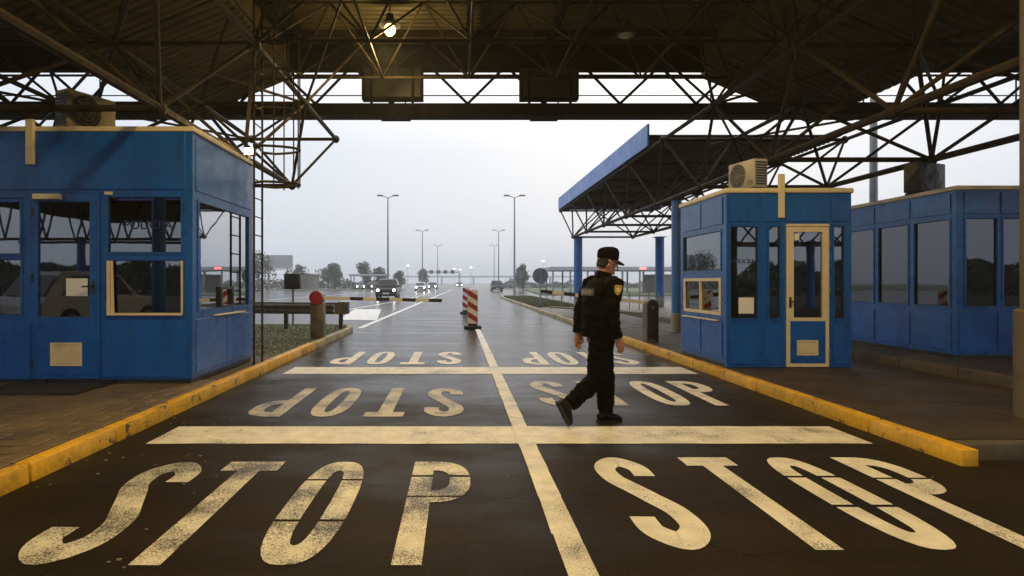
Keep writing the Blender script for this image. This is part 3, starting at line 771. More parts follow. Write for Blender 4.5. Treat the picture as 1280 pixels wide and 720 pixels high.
def ac_unit(loc, rz, label, mat='white_plastic', k=1.0):
    a = empty('air_conditioner', loc, rz); tag(a, label, 'air conditioner', 'air conditioners on the booth roofs')
    MB().box(-.40, .40, -.15, .15, .05, .60, b=.02, seg=2).build('casing', mat, a, True)
    for s in (-.28, .28): MB().box(s-.03, s+.03, -.17, .17, 0, .05).build('foot', 'dark_metal', a)
    g = MB()
    g.tube((-.1, -.151, .325), (-.1, -.156, .325), .235, 28); g.build('fan_opening', 'black_plastic', a)
    gr = MB()
    for r_ in (.07, .13, .19, .235):
        n_ = 28
        gr.path([(-.1+r_*math.cos(2*math.pi*i/n_), -.166, .325+r_*math.sin(2*math.pi*i/n_)) for i in range(n_+1)], .004, 5)
    for i in range(8): gr.tube((-.1, -.165, .325), (-.1+.24*math.cos(i*.785), -.165, .325+.24*math.sin(i*.785)), .003, 5)
    gr.build('grille', mat, a)
    sl = MB()
    for i in range(9): sl.box(.401, .412, -.12, .12, .10+i*.052, .128+i*.052)
    sl.build('louvre', 'dark_metal', a)
    sl = MB()
    for i in range(9): sl.box(-.412, -.401, -.12, .12, .10+i*.052, .128+i*.052)
    sl.build('louvre', 'dark_metal', a)
    MB().box(.2, .36, -.157, -.151, .1, .2).build('badge_plate', 'cream_dirty', a)
    a.scale = (.80*k, .92*k, .90*k); return a
ac_unit((-5.0, 7.66, 3.366), R(64), 'beige air conditioner with louvres on the left booth roof', 'cream_dirty')

# --- booth with the cream door
RB = empty('police_booth', (4.915, 9.3, .13)); tag(RB, 'small blue police booth with cream framed door on the right island', 'booth')
Wr = lambda x, y, z: (x-4.915, y-9.3, z-.13)
X0, X1, Y0, Y1 = 3.99, 5.84, 8.44, 10.17
px = lambda p: (p-572)/84.24
pz = lambda p: 1.4-(p-353)/84.24
fF = lambda u, w, z: Wr(u, Y0+w, z)
fS = lambda u, w, z: Wr(X0+w, u, z)
fB = lambda u, w, z: Wr(u, Y1-w, z)
fR = lambda u, w, z: Wr(X1-w, u, z)
zw0, zw1 = pz(400), pz(281)
wall(RB, fF, X0, X1, .19, 2.72, [(px(911), px(948.5), zw0, zw1), (px(959), px(976.5), zw0, zw1), (px(1040), px(1056.5), zw0, zw1)],
     [(px(912), px(947), pz(277), pz(246)), (px(952), px(978), pz(277), pz(246)), (px(982), px(1036), pz(277), pz(246)), (px(1039), px(1060), pz(277), pz(246)),
      (px(912), px(948), pz(455), pz(406)), (px(956), px(977), pz(455), pz(406)), (px(1040), px(1060), pz(455), pz(406))],
     extra_holes=[(px(982), px(1036), pz(459), pz(280))])
MB(fF).box(px(982)-.0, px(1036), -.016, .03, pz(283), pz(280)).build('door_head', 'cream', RB)
door(RB, fF, px(982), px(1036), pz(459), pz(283.2), 'cream', (px(991.5), px(1027.5), pz(397), pz(290)), (px(995), px(1021), pz(444), pz(425)), False, (px(987), pz(377)))
MB(fF).box(px(971), px(979), -.055, -.0142, pz(273), pz(218), b=.01).build('conduit', 'cream', RB)
wall(RB, fS, Y0+TH, Y1-TH, .19, 2.72, [(8.6, 10.06, 1.57, 2.21), (8.62, 10.02, .90, 1.47, 'cream', .05, 9.35)],
     [(8.56, 9.28, 2.28, 2.68), (9.32, 10.06, 2.28, 2.68), (8.56, 9.28, .25, .80), (9.32, 10.06, .25, .80)])
MB(fS).box(8.66, 9.95, -.07, -.009, .81, .83, b=.004).build('shelf', 'cream', RB)
wall(RB, fB, X0, X1, .19, 2.72, [(4.15, 5.7, .9, 2.2)], [])
wall(RB, fR, Y0+TH, Y1-TH, .19, 2.72, [(8.6, 10.0, .9, 2.2)], [])
MB(fF).box(X0-.006, X0+.035, -.007, -.0005, .19, 2.72).build('corner_post', 'blue', RB)
MB(Wr).box(X0-.03, X1+.03, Y0-.03, Y1+.03, 2.721, 2.80, b=.025, seg=3).build('roof_trim', 'cream', RB, True)
MB(Wr).box(X0+.06, X1-.06, Y0+.06, Y1-.06, 2.801, 2.815).build('roof', 'galvanised', RB)
MB(Wr).box(X0+.02, X1-.02, Y0+.02, Y1-.02, .133, .1895).build('plinth', 'dark_metal', RB)
MB(Wr).box(X0+.07, X1-.07, Y0+.07, Y1-.07, .1905, .205).build('booth_floor', 'wood', RB)
MB(Wr).box(X0+.07, X1-.07, Y0+.07, Y1-.07, 2.4, 2.42).build('booth_ceiling', 'interior', RB)
MB(Wr).box(4.06, 4.5, 8.6, 10.0, .84, .88).build('counter', 'wood', RB)
MB(fF).box(px(924), px(943), .017, .0192, pz(392), pz(372)).build('notice', 'paper', RB)
MB(fF).box(px(993), px(999), -.0, .008, pz(300), pz(292)).build('sticker', 'paper', RB)
t_ = link('lettering', text_mesh('POLICIJA', .088, 'text_blue', .0008, .0012), RB, fF(px(929.5), .018, pz(329)))
t_.rotation_euler = (R(90), 0, 0); tag(t_, label='dark POLICIJA lettering on the window')
ac_unit((4.56, 8.95, 2.816), R(-76), 'white air conditioner with fan grille on the cream-door booth', 'white_plastic', .88)
office_chair((5.1, 9.3, .206), R(200), 'black office chair inside the cream-door booth')

# --- third booth
TB = empty('police_booth', (9.3, 10.3, .26)); tag(TB, 'blue booth with tall windows behind the right edge column', 'booth')
Wt = lambda x, y, z: (x-9.3, y-10.3, z-.26)
X0, X1, Y0, Y1 = 7.58, 11.4, 8.65, 12.4
px = lambda p: (p-572)/82.2
pz = lambda p: 1.4-(p-353)/82.2
fF = lambda u, w, z: Wt(u, Y0+w, z)
fS = lambda u, w, z: Wt(X0+w, u, z)
fB = lambda u, w, z: Wt(u, Y1-w, z)
fR = lambda u, w, z: Wt(X1-w, u, z)
zw0, zw1 = pz(385), pz(271)
wall(TB, fF, X0, X1, .30, 2.80, [(px(1205), px(1248), zw0, zw1), (px(1252), px(1296), zw0, zw1), (px(1302), px(1350), zw0, zw1)],
     [(px(1205), px(1247), pz(267), pz(240)), (px(1251), px(1297), pz(267), pz(240)), (px(1199), px(1243), pz(440), pz(391)), (px(1247), px(1297), pz(440), pz(391))], gl='glass_dim')
wall(TB, fS, Y0+TH, Y1-TH, .30, 2.80, [(8.74, 9.46, zw0, zw1), (9.55, 10.26, zw0, zw1), (10.34, 11.05, zw0, zw1), (11.15, 12.2, zw0, zw1)],
     [(8.74, 9.47, 2.46, 2.76), (9.53, 10.28, 2.46, 2.76), (10.34, 11.07, 2.46, 2.76), (8.74, 9.47, .36, .92), (9.53, 10.28, .36, .92), (10.34, 11.07, .36, .92)], gl='glass_dim')
wall(TB, fB, X0, X1, .30, 2.80, [(7.8, 9.3, zw0, zw1), (9.6, 11.1, zw0, zw1)], [])
wall(TB, fR, Y0+TH, Y1-TH, .30, 2.80, [(8.9, 10.4, zw0, zw1), (10.6, 12.1, zw0, zw1)], [])
MB(Wt).box(X0-.03, X1+.03, Y0-.03, Y1+.03, 2.801, 2.87, b=.02, seg=2).build('roof_trim', 'cream', TB)
MB(Wt).box(X0+.06, X1-.06, Y0+.06, Y1-.06, 2.871, 2.885).build('roof', 'galvanised', TB)
MB(Wt).box(X0+.02, X1-.02, Y0+.02, Y1-.02, .263, .2995).build('plinth', 'dark_metal', TB)
MB(Wt).box(X0+.07, X1-.07, Y0+.07, Y1-.07, .3005, .315).build('booth_floor', 'wood', TB)
MB(Wt).box(X0+.07, X1-.07, Y0+.07, Y1-.07, 2.5, 2.52).build('booth_ceiling', 'interior', TB)
MB(Wt).box(8.0, 9.6, 8.75, 9.25, .98, 1.02).build('counter', 'wood', TB)
office_chair((8.3, 9.2, .316), R(60), 'black office chair behind the corner window of the third booth')
ac_unit((8.0, 9.75, 2.886), R(20), 'dark air conditioner on the roof of the third booth', 'dark_metal')

def monitor(loc, rz, label):
    m = empty('monitor', loc, rz); tag(m, label, 'monitor', 'monitors on the booth counters')
    MB().box(-.26, .26, -.02, .02, .12, .44, b=.01).build('screen', 'black_plastic', m); MB().box(-.03, .03, .0, .03, .01, .2).box(-.12, .12, -.08, .08, 0, .012).build('stand', 'black_plastic', m)
monitor((-3.7, 8.75, .941), R(-60), 'computer monitor on the left booth counter')
monitor((4.3, 9.75, .881), R(60), 'computer monitor on the counter of the cream-door booth')
monitor((8.9, 9.0, 1.021), R(170), 'computer monitor on the counter of the third booth')
# door mat
m_ = MB().box(px(0), px(1), 0, 1, 0, .001)
dm = empty('door_mat', (-4.95, 6.72, .136)); tag(dm, 'dark mat lying before the left booth door', 'mat')
MB().box(-.60, .62, -.30, .30, .002, .016, b=.004).build('pile', 'mat_fibre', dm)
MB().box(-.64, .66, -.34, .34, -.001, .006).build('border', 'rubber', dm)
# ------------------------------------------------------------------ barriers, rails, signs
def arm(root, p, q, h, mats=('white_paint', 'black_paint'), n=9, name='arm'):
    p, q = Vector(p), Vector(q); b = MB()
    d = q-p
    a = d.normalized(); s = Vector((0, 0, 1)).cross(a).normalized()*.03; u = a.cross(s.normalized())*h/2
    for i in range(n):
        p0, p1 = p+d*i/n, p+d*(i+1)/n
        b.add([p0-s-u, p1-s-u, p1+s-u, p0+s-u, p0-s+u, p1-s+u, p1+s+u, p0+s+u], [(0,3,2,1),(4,5,6,7),(0,1,5,4),(1,2,6,5),(2,3,7,6),(3,0,4,7)], 1 if i in (2, 4, 6, 8) and i > 1 else 0)
    return b.build(name, list(mats), root)
lbar = empty('barrier', (-3.24, 13.2, .12)); tag(lbar, 'closed barrier with red ended post and striped arm at the left lane', 'barrier')
MB().box(-.15, .15, -.15, .15, 0, .82, b=.03, seg=2).build('post', 'bollard_paint', lbar, True)
MB().tube((0, -.19, .93), (0, .16, .93), .15, 22).build('motor_housing', 'bollard_paint', lbar, True)
MB().tube((0, -.205, .93), (0, -.191, .93), .155, 22).build('end_disc', 'red', lbar, True)
arm(lbar, (.15, -.05, .92), (2.88, -.05, .86), .075)
rbar = empty('barrier', (4.14, 12.2, .13)); tag(rbar, 'round topped dark barrier post with striped arm on the right island', 'barrier')
prof = [(-.13, 0), (.13, 0), (.13, .78)]+[(.13*math.cos(R(a)), .78+.13*math.sin(R(a))) for a in range(15, 180, 15)]+[(-.13, .78)]
MB().prism(prof, -.13, .13, 'y').build('post', 'bollard_paint', rbar)
MB().prism([(x*.8, .06+z*.9) for x, z in prof], -.138, -.1305, 'y').build('cover', 'dark_metal', rbar)
MB().tube((0, -.15, .74), (0, -.139, .74), .03, 12).build('lock', 'galvanised', rbar)
arm(rbar, (-.13, .05, .84), (-2.35, .05, 1.08), .075)
MB().tube((-.13, .05, .60), (-2.15, .05, .74), .02).tube((-1.9, .05, 1.02), (-1.9, .05, .72), .01).tube((-1.1, .05, .94), (-1.1, .05, .67), .01).build('skirt_bar', 'galvanised', rbar)

gr = empty('guard_rail', (-4.6, 15.6, .115)); tag(gr, 'dark guard rail with rounded end on the left island', 'guard rail')
def wbeam(pts, parent):
    prof = [(-.16, 0), (-.12, .0), (-.09, .05), (-.04, .05), (0, .0), (.04, .05), (.09, .05), (.12, 0), (.16, 0)]
    prof = prof+[(z, d-.012) for z, d in reversed(prof)]
    vs, fs, n = [], [], len(prof)
    for i, (x, y) in enumerate(pts):
        a, b = Vector(pts[max(i-1, 0)]), Vector(pts[min(i+1, len(pts)-1)]); t = (b-a).normalized(); nn = Vector((t.y, -t.x))
        vs += [(x+nn.x*d, y+nn.y*d, .58+z) for z, d in prof]
    for i in range(len(pts)-1): fs += [(i*n+j, i*n+(j+1) % n, (i+1)*n+(j+1) % n, (i+1)*n+j) for j in range(n)]
    fs += [tuple(range(n)), tuple(range((len(pts)-1)*n, len(pts)*n))]
    return MB().add(vs, fs).build('beam', 'guard_rail', parent, True)
wbeam([(-4.6, 1.2), (-2.8, .7), (-1.4, .3), (-.2, .02), (.8, -.12), (1.25, -.15)], gr)
ends = [(1.25, -.15)]+[(1.42+.20*math.sin(R(a)), .06-.21*math.cos(R(a))) for a in range(0, 181, 20)]+[(1.25, .27)]
b = MB()
vs = [(x, y, z) for z in (.42, .74) for x, y in ends]; n = len(ends)
b.add(vs, [(i, i+1, n+i+1, n+i) for i in range(n-1)]); b.add([(x*.985+.02, y*.9+.005, z) for x, y, z in vs], [(i, i+1, n+i+1, n+i) for i in range(n-1)])
b.build('end_terminal', 'guard_rail', gr, True)
for x, y in ((1.38, .06), (-.15, .12), (-1.9, .52), (-3.6, 1.02)): MB().box(x-.05, x+.05, y, y+.10, 0, .70).build('post', 'dark_metal', gr)

sg = empty('signal_box', (-4.92, 17.0, .115)); tag(sg, 'black signal box on a thin pole behind the left barrier', 'signal')
MB().tube((0, 0, 0), (0, 0, 1.1), .035).build('pole', 'galvanised', sg)
MB().box(-.24, .24, -.13, .13, 1.08, 1.55, b=.04, seg=2).build('housing', 'black_plastic', sg, True)
MB().box(-.26, .26, .13, .30, 1.53, 1.56).build('visor', 'black_plastic', sg)

def delineator(loc, label):
    d = empty('delineator_board', loc); tag(d, label, 'delineator', 'striped delineator boards on the lane line')
    W, H0, H1 = .155, .14, 1.18
    b = MB(); slope = .62; bands = []
    b.box(-W, W, -.02, .02, H0, H1, b=.008).build('board', 'white_paint', d)
    for k in range(-1, 4):
        lo = H0+.02+k*.335; hi = lo+.168; poly = []
        # red band falling to the lower right, clipped to the board
        pts = [(-W+.006, lo+.19), (W-.006, lo), (W-.006, hi), (-W+.006, hi+.19)]
        cl = []
        N = 12
        top = [( -W+.006+(2*W-.012)*i/N, min(H1-.008, max(H0+.008, hi+.19*(1-i/N)))) for i in range(N+1)]
        bot = [( -W+.006+(2*W-.012)*i/N, min(H1-.008, max(H0+.008, lo+.19*(1-i/N)))) for i in range(N+1)]
        m = MB(); ok = False
        for i in range(N):
            if top[i][1]-bot[i][1] > .004 or top[i+1][1]-bot[i+1][1] > .004:
                ok = True
                for yy in (-.0225, .0225): m.add([(bot[i][0], yy, bot[i][1]), (bot[i+1][0], yy, bot[i+1][1]), (top[i+1][0], yy, top[i+1][1]), (top[i][0], yy, top[i][1])], [(0, 1, 2, 3)])
        if ok: m.build('red_stripe', 'red', d)
    MB().box(-.26, .26, -.20, .20, 0, .08, b=.02).box(-.14, .14, -.06, .06, .08, .15, b=.01).build('foot', 'rubber', d)
    return d
delineator((.46, 17.3, 0), 'front red and white striped delineator board on the lane line')
delineator((.37, 25.6, 0), 'rear red and white delineator board, farther down the lane line')

def round_sign(loc, z, r, label):
    s = empty('road_sign', loc); tag(s, label, 'road sign', 'round signs seen from behind')
    MB().tube((0, 0, 0), (0, 0, z+r), .04).build('pole', 'galvanised', s)
    MB().tube((0, .045, z), (0, .06, z), r, 28).build('plate', 'galvanised', s)
    for k in (-.5, .5): MB().box(-r*.7, r*.7, -.01+.04, .044, z+k*r-.02, z+k*r+.02).build('clamp', 'galvanised', s)
round_sign((4.4, 30.2, .1), 1.65, .42, 'larger round sign seen from its grey back on the grass strip')
round_sign((5.1, 46.5, .1), 1.95, .36, 'smaller round sign seen from behind, farther down the grass strip')
rk_ = empty('hand_rail', (7.6, 24.5, .26)); tag(rk_, 'thin metal posts with rail on the far raised pavement', 'rail')
for i in range(4): MB().tube((-.2+i*.42, 0, 0), (-.2+i*.42, 0, .75), .022).build('post', 'galvanised', rk_)
MB().tube((-.3, 0, .55), (1.2, 0, .55), .015).build('rail', 'galvanised', rk_)

def mast(x, y, h, label):
    m = empty('street_light', (x, y, 0)); tag(m, label, 'street light', 'tall lamp masts along the road')
    MB().path([(0, 0, 0), (0, 0, h*.5), (0, 0, h)], [.14, .11, .07], 10).build('pole', 'galvanised', m, True)
    for s in (-1, 1):
        a = MB().path([(0, 0, h-.1), (s*.35, 0, h+.1), (s*.8, 0, h+.2)], .045, 6).build('arm', 'galvanised', m)
        MB().box(min(s*.6, s*1.35), max(s*.6, s*1.35), -.18, .18, h+.16, h+.34, b=.05).build('lamp_head', 'galvanised', m)
    MB().box(-.16, .16, -.16, .16, 0, .35, b=.02).build('base', 'galvanised', m)
    return m
for x, y, lab in ((-8.7, 71, 'nearest tall lamp mast left of the road'), (-7.3, 118, 'second tall lamp mast left of the road'), (-5.8, 165, 'third, hazy lamp mast left of the road'),
               (7.1, 71, 'nearest tall lamp mast right of the road'), (8.5, 118, 'second tall lamp mast right of the road'), (10.6, 165, 'third, hazy lamp mast right of the road')):
    mast(x, y, 12.0, lab)
mast(13.6, 14.6+4, 11.5, 'grey lamp mast rising behind the third booth')

# ------------------------------------------------------------------ cars
def car(loc, rz, label, mat, suv=False, lights='front', far=False):
    c = empty('car', loc, rz); tag(c, label, 'car', 'cars on the road')
    L, Wd, H = (4.5, .90, 1.72) if suv else (4.3, .86, 1.45)
    hb = .98 if suv else .88
    # front is -y
    lower = [(-L/2, .35), (-L/2+.02, hb-.22), (-L/2+.25, hb-.06), (-L/2+1.15, hb), (L/2-.15, hb+.02), (L/2, hb-.2), (L/2, .35), (L/2-.1, .24), (-L/2+.1, .24)]
    b = MB()
    n = len(lower)
    vs = [(s*(Wd-(.06 if z < .3 else 0)), y, z) for s in (-1, 1) for y, z in lower]
    b.add(vs, [(i, (i+1) % n, n+(i+1) % n, n+i) for i in range(n)]+[tuple(range(n)), tuple(range(n, 2*n))])
    cab = [(-L/2+1.15, hb), (-L/2+1.85, H-.06), (-L/2+2.3, H), (L/2-.75, H), (L/2-.2, hb+.02)] if suv else [(-L/2+1.1, hb), (-L/2+1.9, H-.05), (-L/2+2.4, H), (L/2-1.3, H-.03), (L/2-.45, hb+.02)]
    n = len(cab)
    vs = [(s*(Wd-.04-.16*(z-hb)/(H-hb)), y, z+.001) for s in (-1, 1) for y, z in cab]
    b.add(vs, [(i, i+1, n+i+1, n+i) for i in range(n-1)]+[tuple(range(n)), tuple(range(n, 2*n))])
    o = b.build('body', mat, c)
    md = o.modifiers.new('bevel', 'BEVEL'); md.width = .05; md.segments = 2
    wy0, wy1, wz0, wz1 = cab[0][0], cab[1][0], hb+.06, H-.12
    MB().add([(-Wd+.14, wy0+.0, wz0), (Wd-.14, wy0+.0, wz0), (Wd-.24, wy1-.13, wz1), (-Wd+.24, wy1-.13, wz1)], [(0, 1, 2, 3)]).build('windscreen', 'car_glass', c)
    MB().add([(-Wd+.14, L/2-.18, wz0), (Wd-.14, L/2-.18, wz0), (Wd-.24, cab[-2][0]+.16, wz1), (-Wd+.24, cab[-2][0]+.16, wz1)], [(0, 1, 2, 3)]).build('rear_window', 'car_glass', c)
    for s in (-1, 1):
        MB().add([(s*(Wd-.015), wy0+.35, wz0), (s*(Wd-.015), L/2-.6, wz0), (s*(Wd-.13), L/2-1.0, wz1), (s*(Wd-.13), wy1+.05, wz1)], [(0, 1, 2, 3)]).build('side_window', 'car_glass', c)
        MB().box(s*(Wd+.03)-.10, s*(Wd+.03)+.10, wy0+.3, wy0+.42, hb+.02, hb+.18, b=.03).build('mirror', mat, c)
        for y in (-L/2+.85, L/2-.85):
            w = MB().tube((s*(Wd-.2), y, .33), (s*(Wd+.01), y, .33), .33, 18).build('wheel', 'rubber', c, True)
            MB().tube((s*(Wd+.011), y, .33), (s*(Wd+.02), y, .33), .2, 14).build('rim', 'galvanised', w)
        MB().tube((s*(Wd-.22), -L/2-.012, hb-.24), (s*(Wd-.22), -L/2+.05, hb-.24), .105, 14).build('headlight', ('headlight_far' if far else 'headlight') if lights == 'front' else 'white_plastic', c)
        MB().box(s*(Wd-.12)-.08, s*(Wd-.12)+.08, L/2-.02, L/2+.015, hb-.36, hb-.16).build('taillight', 'taillight' if lights == 'rear' else 'red', c)
    MB().box(-.45, .45, -L/2-.014, -L/2+.01, hb-.34, hb-.18).build('grille', 'black_plastic', c)
    MB().box(-.26, .26, -L/2-.018, -L/2+.005, .42, .53).build('number_plate', 'white_paint', c)
    MB().box(-.26, .26, L/2-.005, L/2+.018, .52, .63).build('number_plate', 'white_paint', c)
    return c
car((-6.1, 50, 0), R(2), 'dark off-road car with lit headlights approaching on the left', 'car_dark', True)
car((-6.0, 92, 0), R(2), 'white car with bright headlights behind the dark off-road car', 'car_white', far=True)
car((-4.9, 112, 0), R(0), 'third approaching car, small and pale, behind the white car', 'car_grey', far=True)
car((.6, 170, 0), R(0), 'farthest car with glaring headlights in the middle of the road', 'car_grey', far=True)
car((6.3, 92, 0), R(0), 'dark car with red tail lights driving away on the right', 'car_dark', True, 'rear')
car((-19.5, 112, 0), R(20), 'car with headlights on beside the far shelter', 'car_grey', far=True)
car((-17.0, 114, 0), R(20), 'car with headlights on, nearer the road than the other at the shelter', 'car_dark', far=True)
car((-11.5, -3.5, 0), R(15), 'silver van-like car parked behind the viewer', 'car_white', True, 'none')

# ------------------------------------------------------------------ far background
def tree(x, y, h, r, label, seed, trunk=.3):
    random.seed(seed)
    t = empty('tree', (x, y, 0)); tag(t, label, 'tree', 'trees beyond the road')
    m = MB().path([(0, 0, 0), (.05, 0, h*.4), (0, .05, h*.8)], [.16, .12, .05], 7)
    for i in range(6):
        a = random.uniform(0, 6.28); z = h*random.uniform(.3, .6)
        m.path([(0, 0, z), (r*.4*math.cos(a), r*.4*math.sin(a), z+h*.12), (r*.8*math.cos(a), r*.8*math.sin(a), z+h*.22)], [.07, .05, .02], 5)
    m.build('trunk', 'bark', t)
    vs, fs = [], []
    lumps = [(random.uniform(-.55, .55)*r, random.uniform(-.55, .55)*r, h*random.uniform(.35, .85), r*random.uniform(.32, .55)) for _ in range(11)]+[(0, 0, h*.55, r*.6), (0, 0, h-r*.35, r*.35)]
    for i in range(1500):
        lx, ly, lz, lr = random.choice(lumps); v = Vector((random.gauss(0, 1), random.gauss(0, 1), random.gauss(0, 1))).normalized()*lr*random.uniform(.55, 1.05)
        p = Vector((lx, ly, lz))+v; s = random.uniform(.10, .24)
        a = Vector((random.gauss(0, 1), random.gauss(0, 1), random.gauss(0, 1))).normalized(); b_ = a.orthogonal().normalized()
        k = len(vs); vs += [p-a*s, p+b_*s*.7, p+a*s, p-b_*s*.7]; fs.append((k, k+1, k+2, k+3))
    me = bpy.data.meshes.new('crown'); me.from_pydata(vs, [], fs); me.materials.append(M['leaf']); link('crown', me, t)
for i, (x, y, h, r, lab) in enumerate((
    (-36.5, 104, 6.8, 3.2, 'dark tree just beside the ladder and billboard'),
    (-33, 118, 5.2, 2.6, 'bushy tree below the billboard'),
    (-29.0, 128, 5.0, 3.0, 'low tree behind the brown shed'),
    (-26.3, 122, 5.6, 2.1, 'pointed tree between the shed and the shelter'),
    (-20.5, 126, 6.1, 2.2, 'tall tree standing behind the far shelter'),
    (-17.8, 130, 5.0, 1.8, 'rounder tree adjoining the tall one behind the shelter'),
    (-13.6, 132, 4.2, 1.6, 'small tree right of the far shelter'),
    (-9.2, 150, 5.0, 2.0, 'hazy tree beside the second left lamp mast'),
    (11.5, 100, 4.6, 1.7, 'bare hazy tree behind the larger round sign'))):
    tree(x, y, h, r, lab, 40+i)
def shrub_mass(name, label, x0, x1, y, h, seed, dens=110, big=1.0):
    random.seed(seed); vs, fs = [], []
    for i in range(int(abs(x1-x0)*dens)):
        x = random.uniform(x0, x1); hh = h*(.65+.5*noise.noise(Vector((x*.35, seed, 0))))
        p = Vector((x, y+random.uniform(-1.2, 1.2), random.uniform(.05, max(.2, hh)))); s = random.uniform(.12, .28)*big
        a = Vector((random.gauss(0, 1), random.gauss(0, 1), random.gauss(0, 1))).normalized(); b_ = a.orthogonal().normalized()
        k = len(vs); vs += [p-a*s, p+b_*s*.7, p+a*s, p-b_*s*.7]; fs.append((k, k+1, k+2, k+3))
    me = bpy.data.meshes.new(name); me.from_pydata(vs, [], fs); me.materials.append(M['leaf'])
    tag(link(name, me), label, 'shrubs', kind='stuff')
shrub_mass('shrubbery', 'dark hedge line behind the left plaza', -60, -12, 121, 2.9, 3)
shrub_mass('shrubbery', 'low hedge line behind the right field', 10, 70, 135, 2.2, 5)
bb = empty('billboard', (-34.2, 108, 0)); tag(bb, 'plain grey billboard panel above the trees on the left', 'billboard')
MB().box(-2.9, 2.9, -.15, .15, 4.1, 6.6, b=.03).build('panel', 'far_light', bb)
for s in (-1.8, 1.8): MB().box(s-.12, s+.12, .16, .4, 0, 6.3).build('post', 'galvanised', bb)
MB().box(-2.9, 2.9, -.4, .4, 3.86, 4.0).build('service_walkway', 'far_light', bb)
sh = empty('shed', (-31.2, 114, 0)); tag(sh, 'low brown shed among trees left of the far shelter', 'shed')
MB().box(-3, 3, -2, 2, 0, 2.8).build('wall', 'far_wall', sh); MB().prism([(-3.2, 2.8), (3.2, 2.8), (3.2, 2.95), (0, 3.4), (-3.2, 2.95)], -2.2, 2.2, 'y').build('roof', 'far_wall', sh)
for s in (-1.6, .8): MB().box(s, s+.9, -2.03, -1.99, 1.0, 2.1).build('window', 'glass_dark', sh)
MB().box(-.5, .4, -2.04, -1.99, 0, 2.1).build('door', 'far_light', sh)
st = empty('shelter', (-18.2, 118, 0)); tag(st, 'flat roofed far shelter on posts with cars beside it', 'shelter')
MB().box(-4, 4, -2, 2, 2.7, 3.1, b=.03).build('roof', 'far_light', st)
for x in (-3.6, -1.2, 1.2, 3.6):
    for y in (-1.7, 1.7): MB().box(x-.1, x+.1, y-.1, y+.1, 0, 2.7).build('post', 'galvanised', st)
MB().box(-3.6, 3.6, 1.75, 1.9, 0, 1.2).build('low_wall', 'far_wall', st)
cp = empty('carport', (17.5, 73, .1)); tag(cp, 'long low carport on posts across the field on the right', 'carport')
MB().box(-6, 12, -3, 3, 2.75, 3.25, b=.04).build('roof', 'far_light', cp)
for i in range(9):
    for y in (-2.6, 2.6): MB().box(-5.7+i*2.15-.09, -5.7+i*2.15+.09, y-.09, y+.09, 0, 2.75).build('post', 'galvanised', cp)
MB().box(7, 11.5, -2.4, 2.4, 0, 2.3).build('office_wall', 'far_wall', cp)
MB().box(4.9, 5.7, -3.08, -3.03, 2.9, 3.15).build('sign_board', 'red_sign', cp)
gn = empty('sign_gantry', (0, 210, 0)); tag(gn, 'faint overhead sign gantry far down the road', 'gantry')
for x in (-11.5, .6): MB().box(x-.2, x+.2, -.2, .2, 0, 5.0).build('post', 'galvanised', gn)
MB().box(-11.5, .6, -.2, .2, 5.0, 5.4).build('beam', 'galvanised', gn)
for i in range(4): MB().box(-10.4+i*2.6, -9.0+i*2.6, -.4, -.22, 4.6, 5.9).build('sign_panel', 'dark_metal', gn)
ov = empty('overpass', (20, 430, 0)); tag(ov, 'pale overpass crossing the far road in the haze', 'bridge')
MB().box(-60, 70, -4, 4, 5.2, 6.3).build('deck', 'far_light', ov)
for x in (-32, -8, 20, 50): MB().box(x-.6, x+.6, -3, 3, 0, 5.2).build('pier', 'far_light', ov)
for i, (x, y, h) in enumerate(((-14, 160, 6), (4.5, 190, 6.2), (-1.5, 260, 7.5), (1.5, 300, 8), (21, 140, 6.5))):
    s = empty('street_light', (x, y, 0)); tag(s, ['small lit street lamp left of the road, behind the shelter trees', 'lit far lamp above the right end of the far gantry', 'lit far lamp over the road middle', 'faintest lit far lamp over the road', 'lit lamp above the larger round sign'][i], 'street light', 'small lit lamps in the distance')
    MB().tube((0, 0, 0), (0, 0, h), .06).build('pole', 'galvanised', s); MB().box(-.28, .28, -.15, .15, h, h+.28, b=.05).build('lamp_head', 'street_glow', s)

# a second low canopy with blue fascia behind the viewer (seen mirrored in the booth windows)
c2 = empty('rear_canopy', (-1, -17, 0)); tag(c2, 'low blue edged canopy behind the viewer, mirrored in the booth windows', 'canopy')
MB().box(-22, 29, -5, 5, 5.2, 5.3).build('roof_sheet', 'roof_sheet', c2)
for i in range(18): MB().box(-22+i*2.83, -22+(i+1)*2.83-.02, 5.0, 5.07, 5.1, 5.75, b=.01).build('fascia_panel', 'fascia_blue', c2)
for x in (-18, -12.5, -7, -1.5, 4, 9.5, 15, 20.5, 26):
    MB().lathe([(.2, 0), (.2, 3.7)], (x, 2.5, 0), 16).build('column', 'blue_column', c2, True)
for yy in (-13.4, -15.6):
    for i in range(25):
        for s in (-1, 1): strut(c2, (-22+i*2.0, yy, 3.5), (-22+i*2.0+s, yy+s*.8, 5.15), .05)
    strut(c2, (-23, yy, 3.5), (27, yy, 3.5), .07)
shrub_mass('shrubbery', 'dark hedge line behind the viewer', -70, 70, -44, 4.6, 8, 170, 2.2)
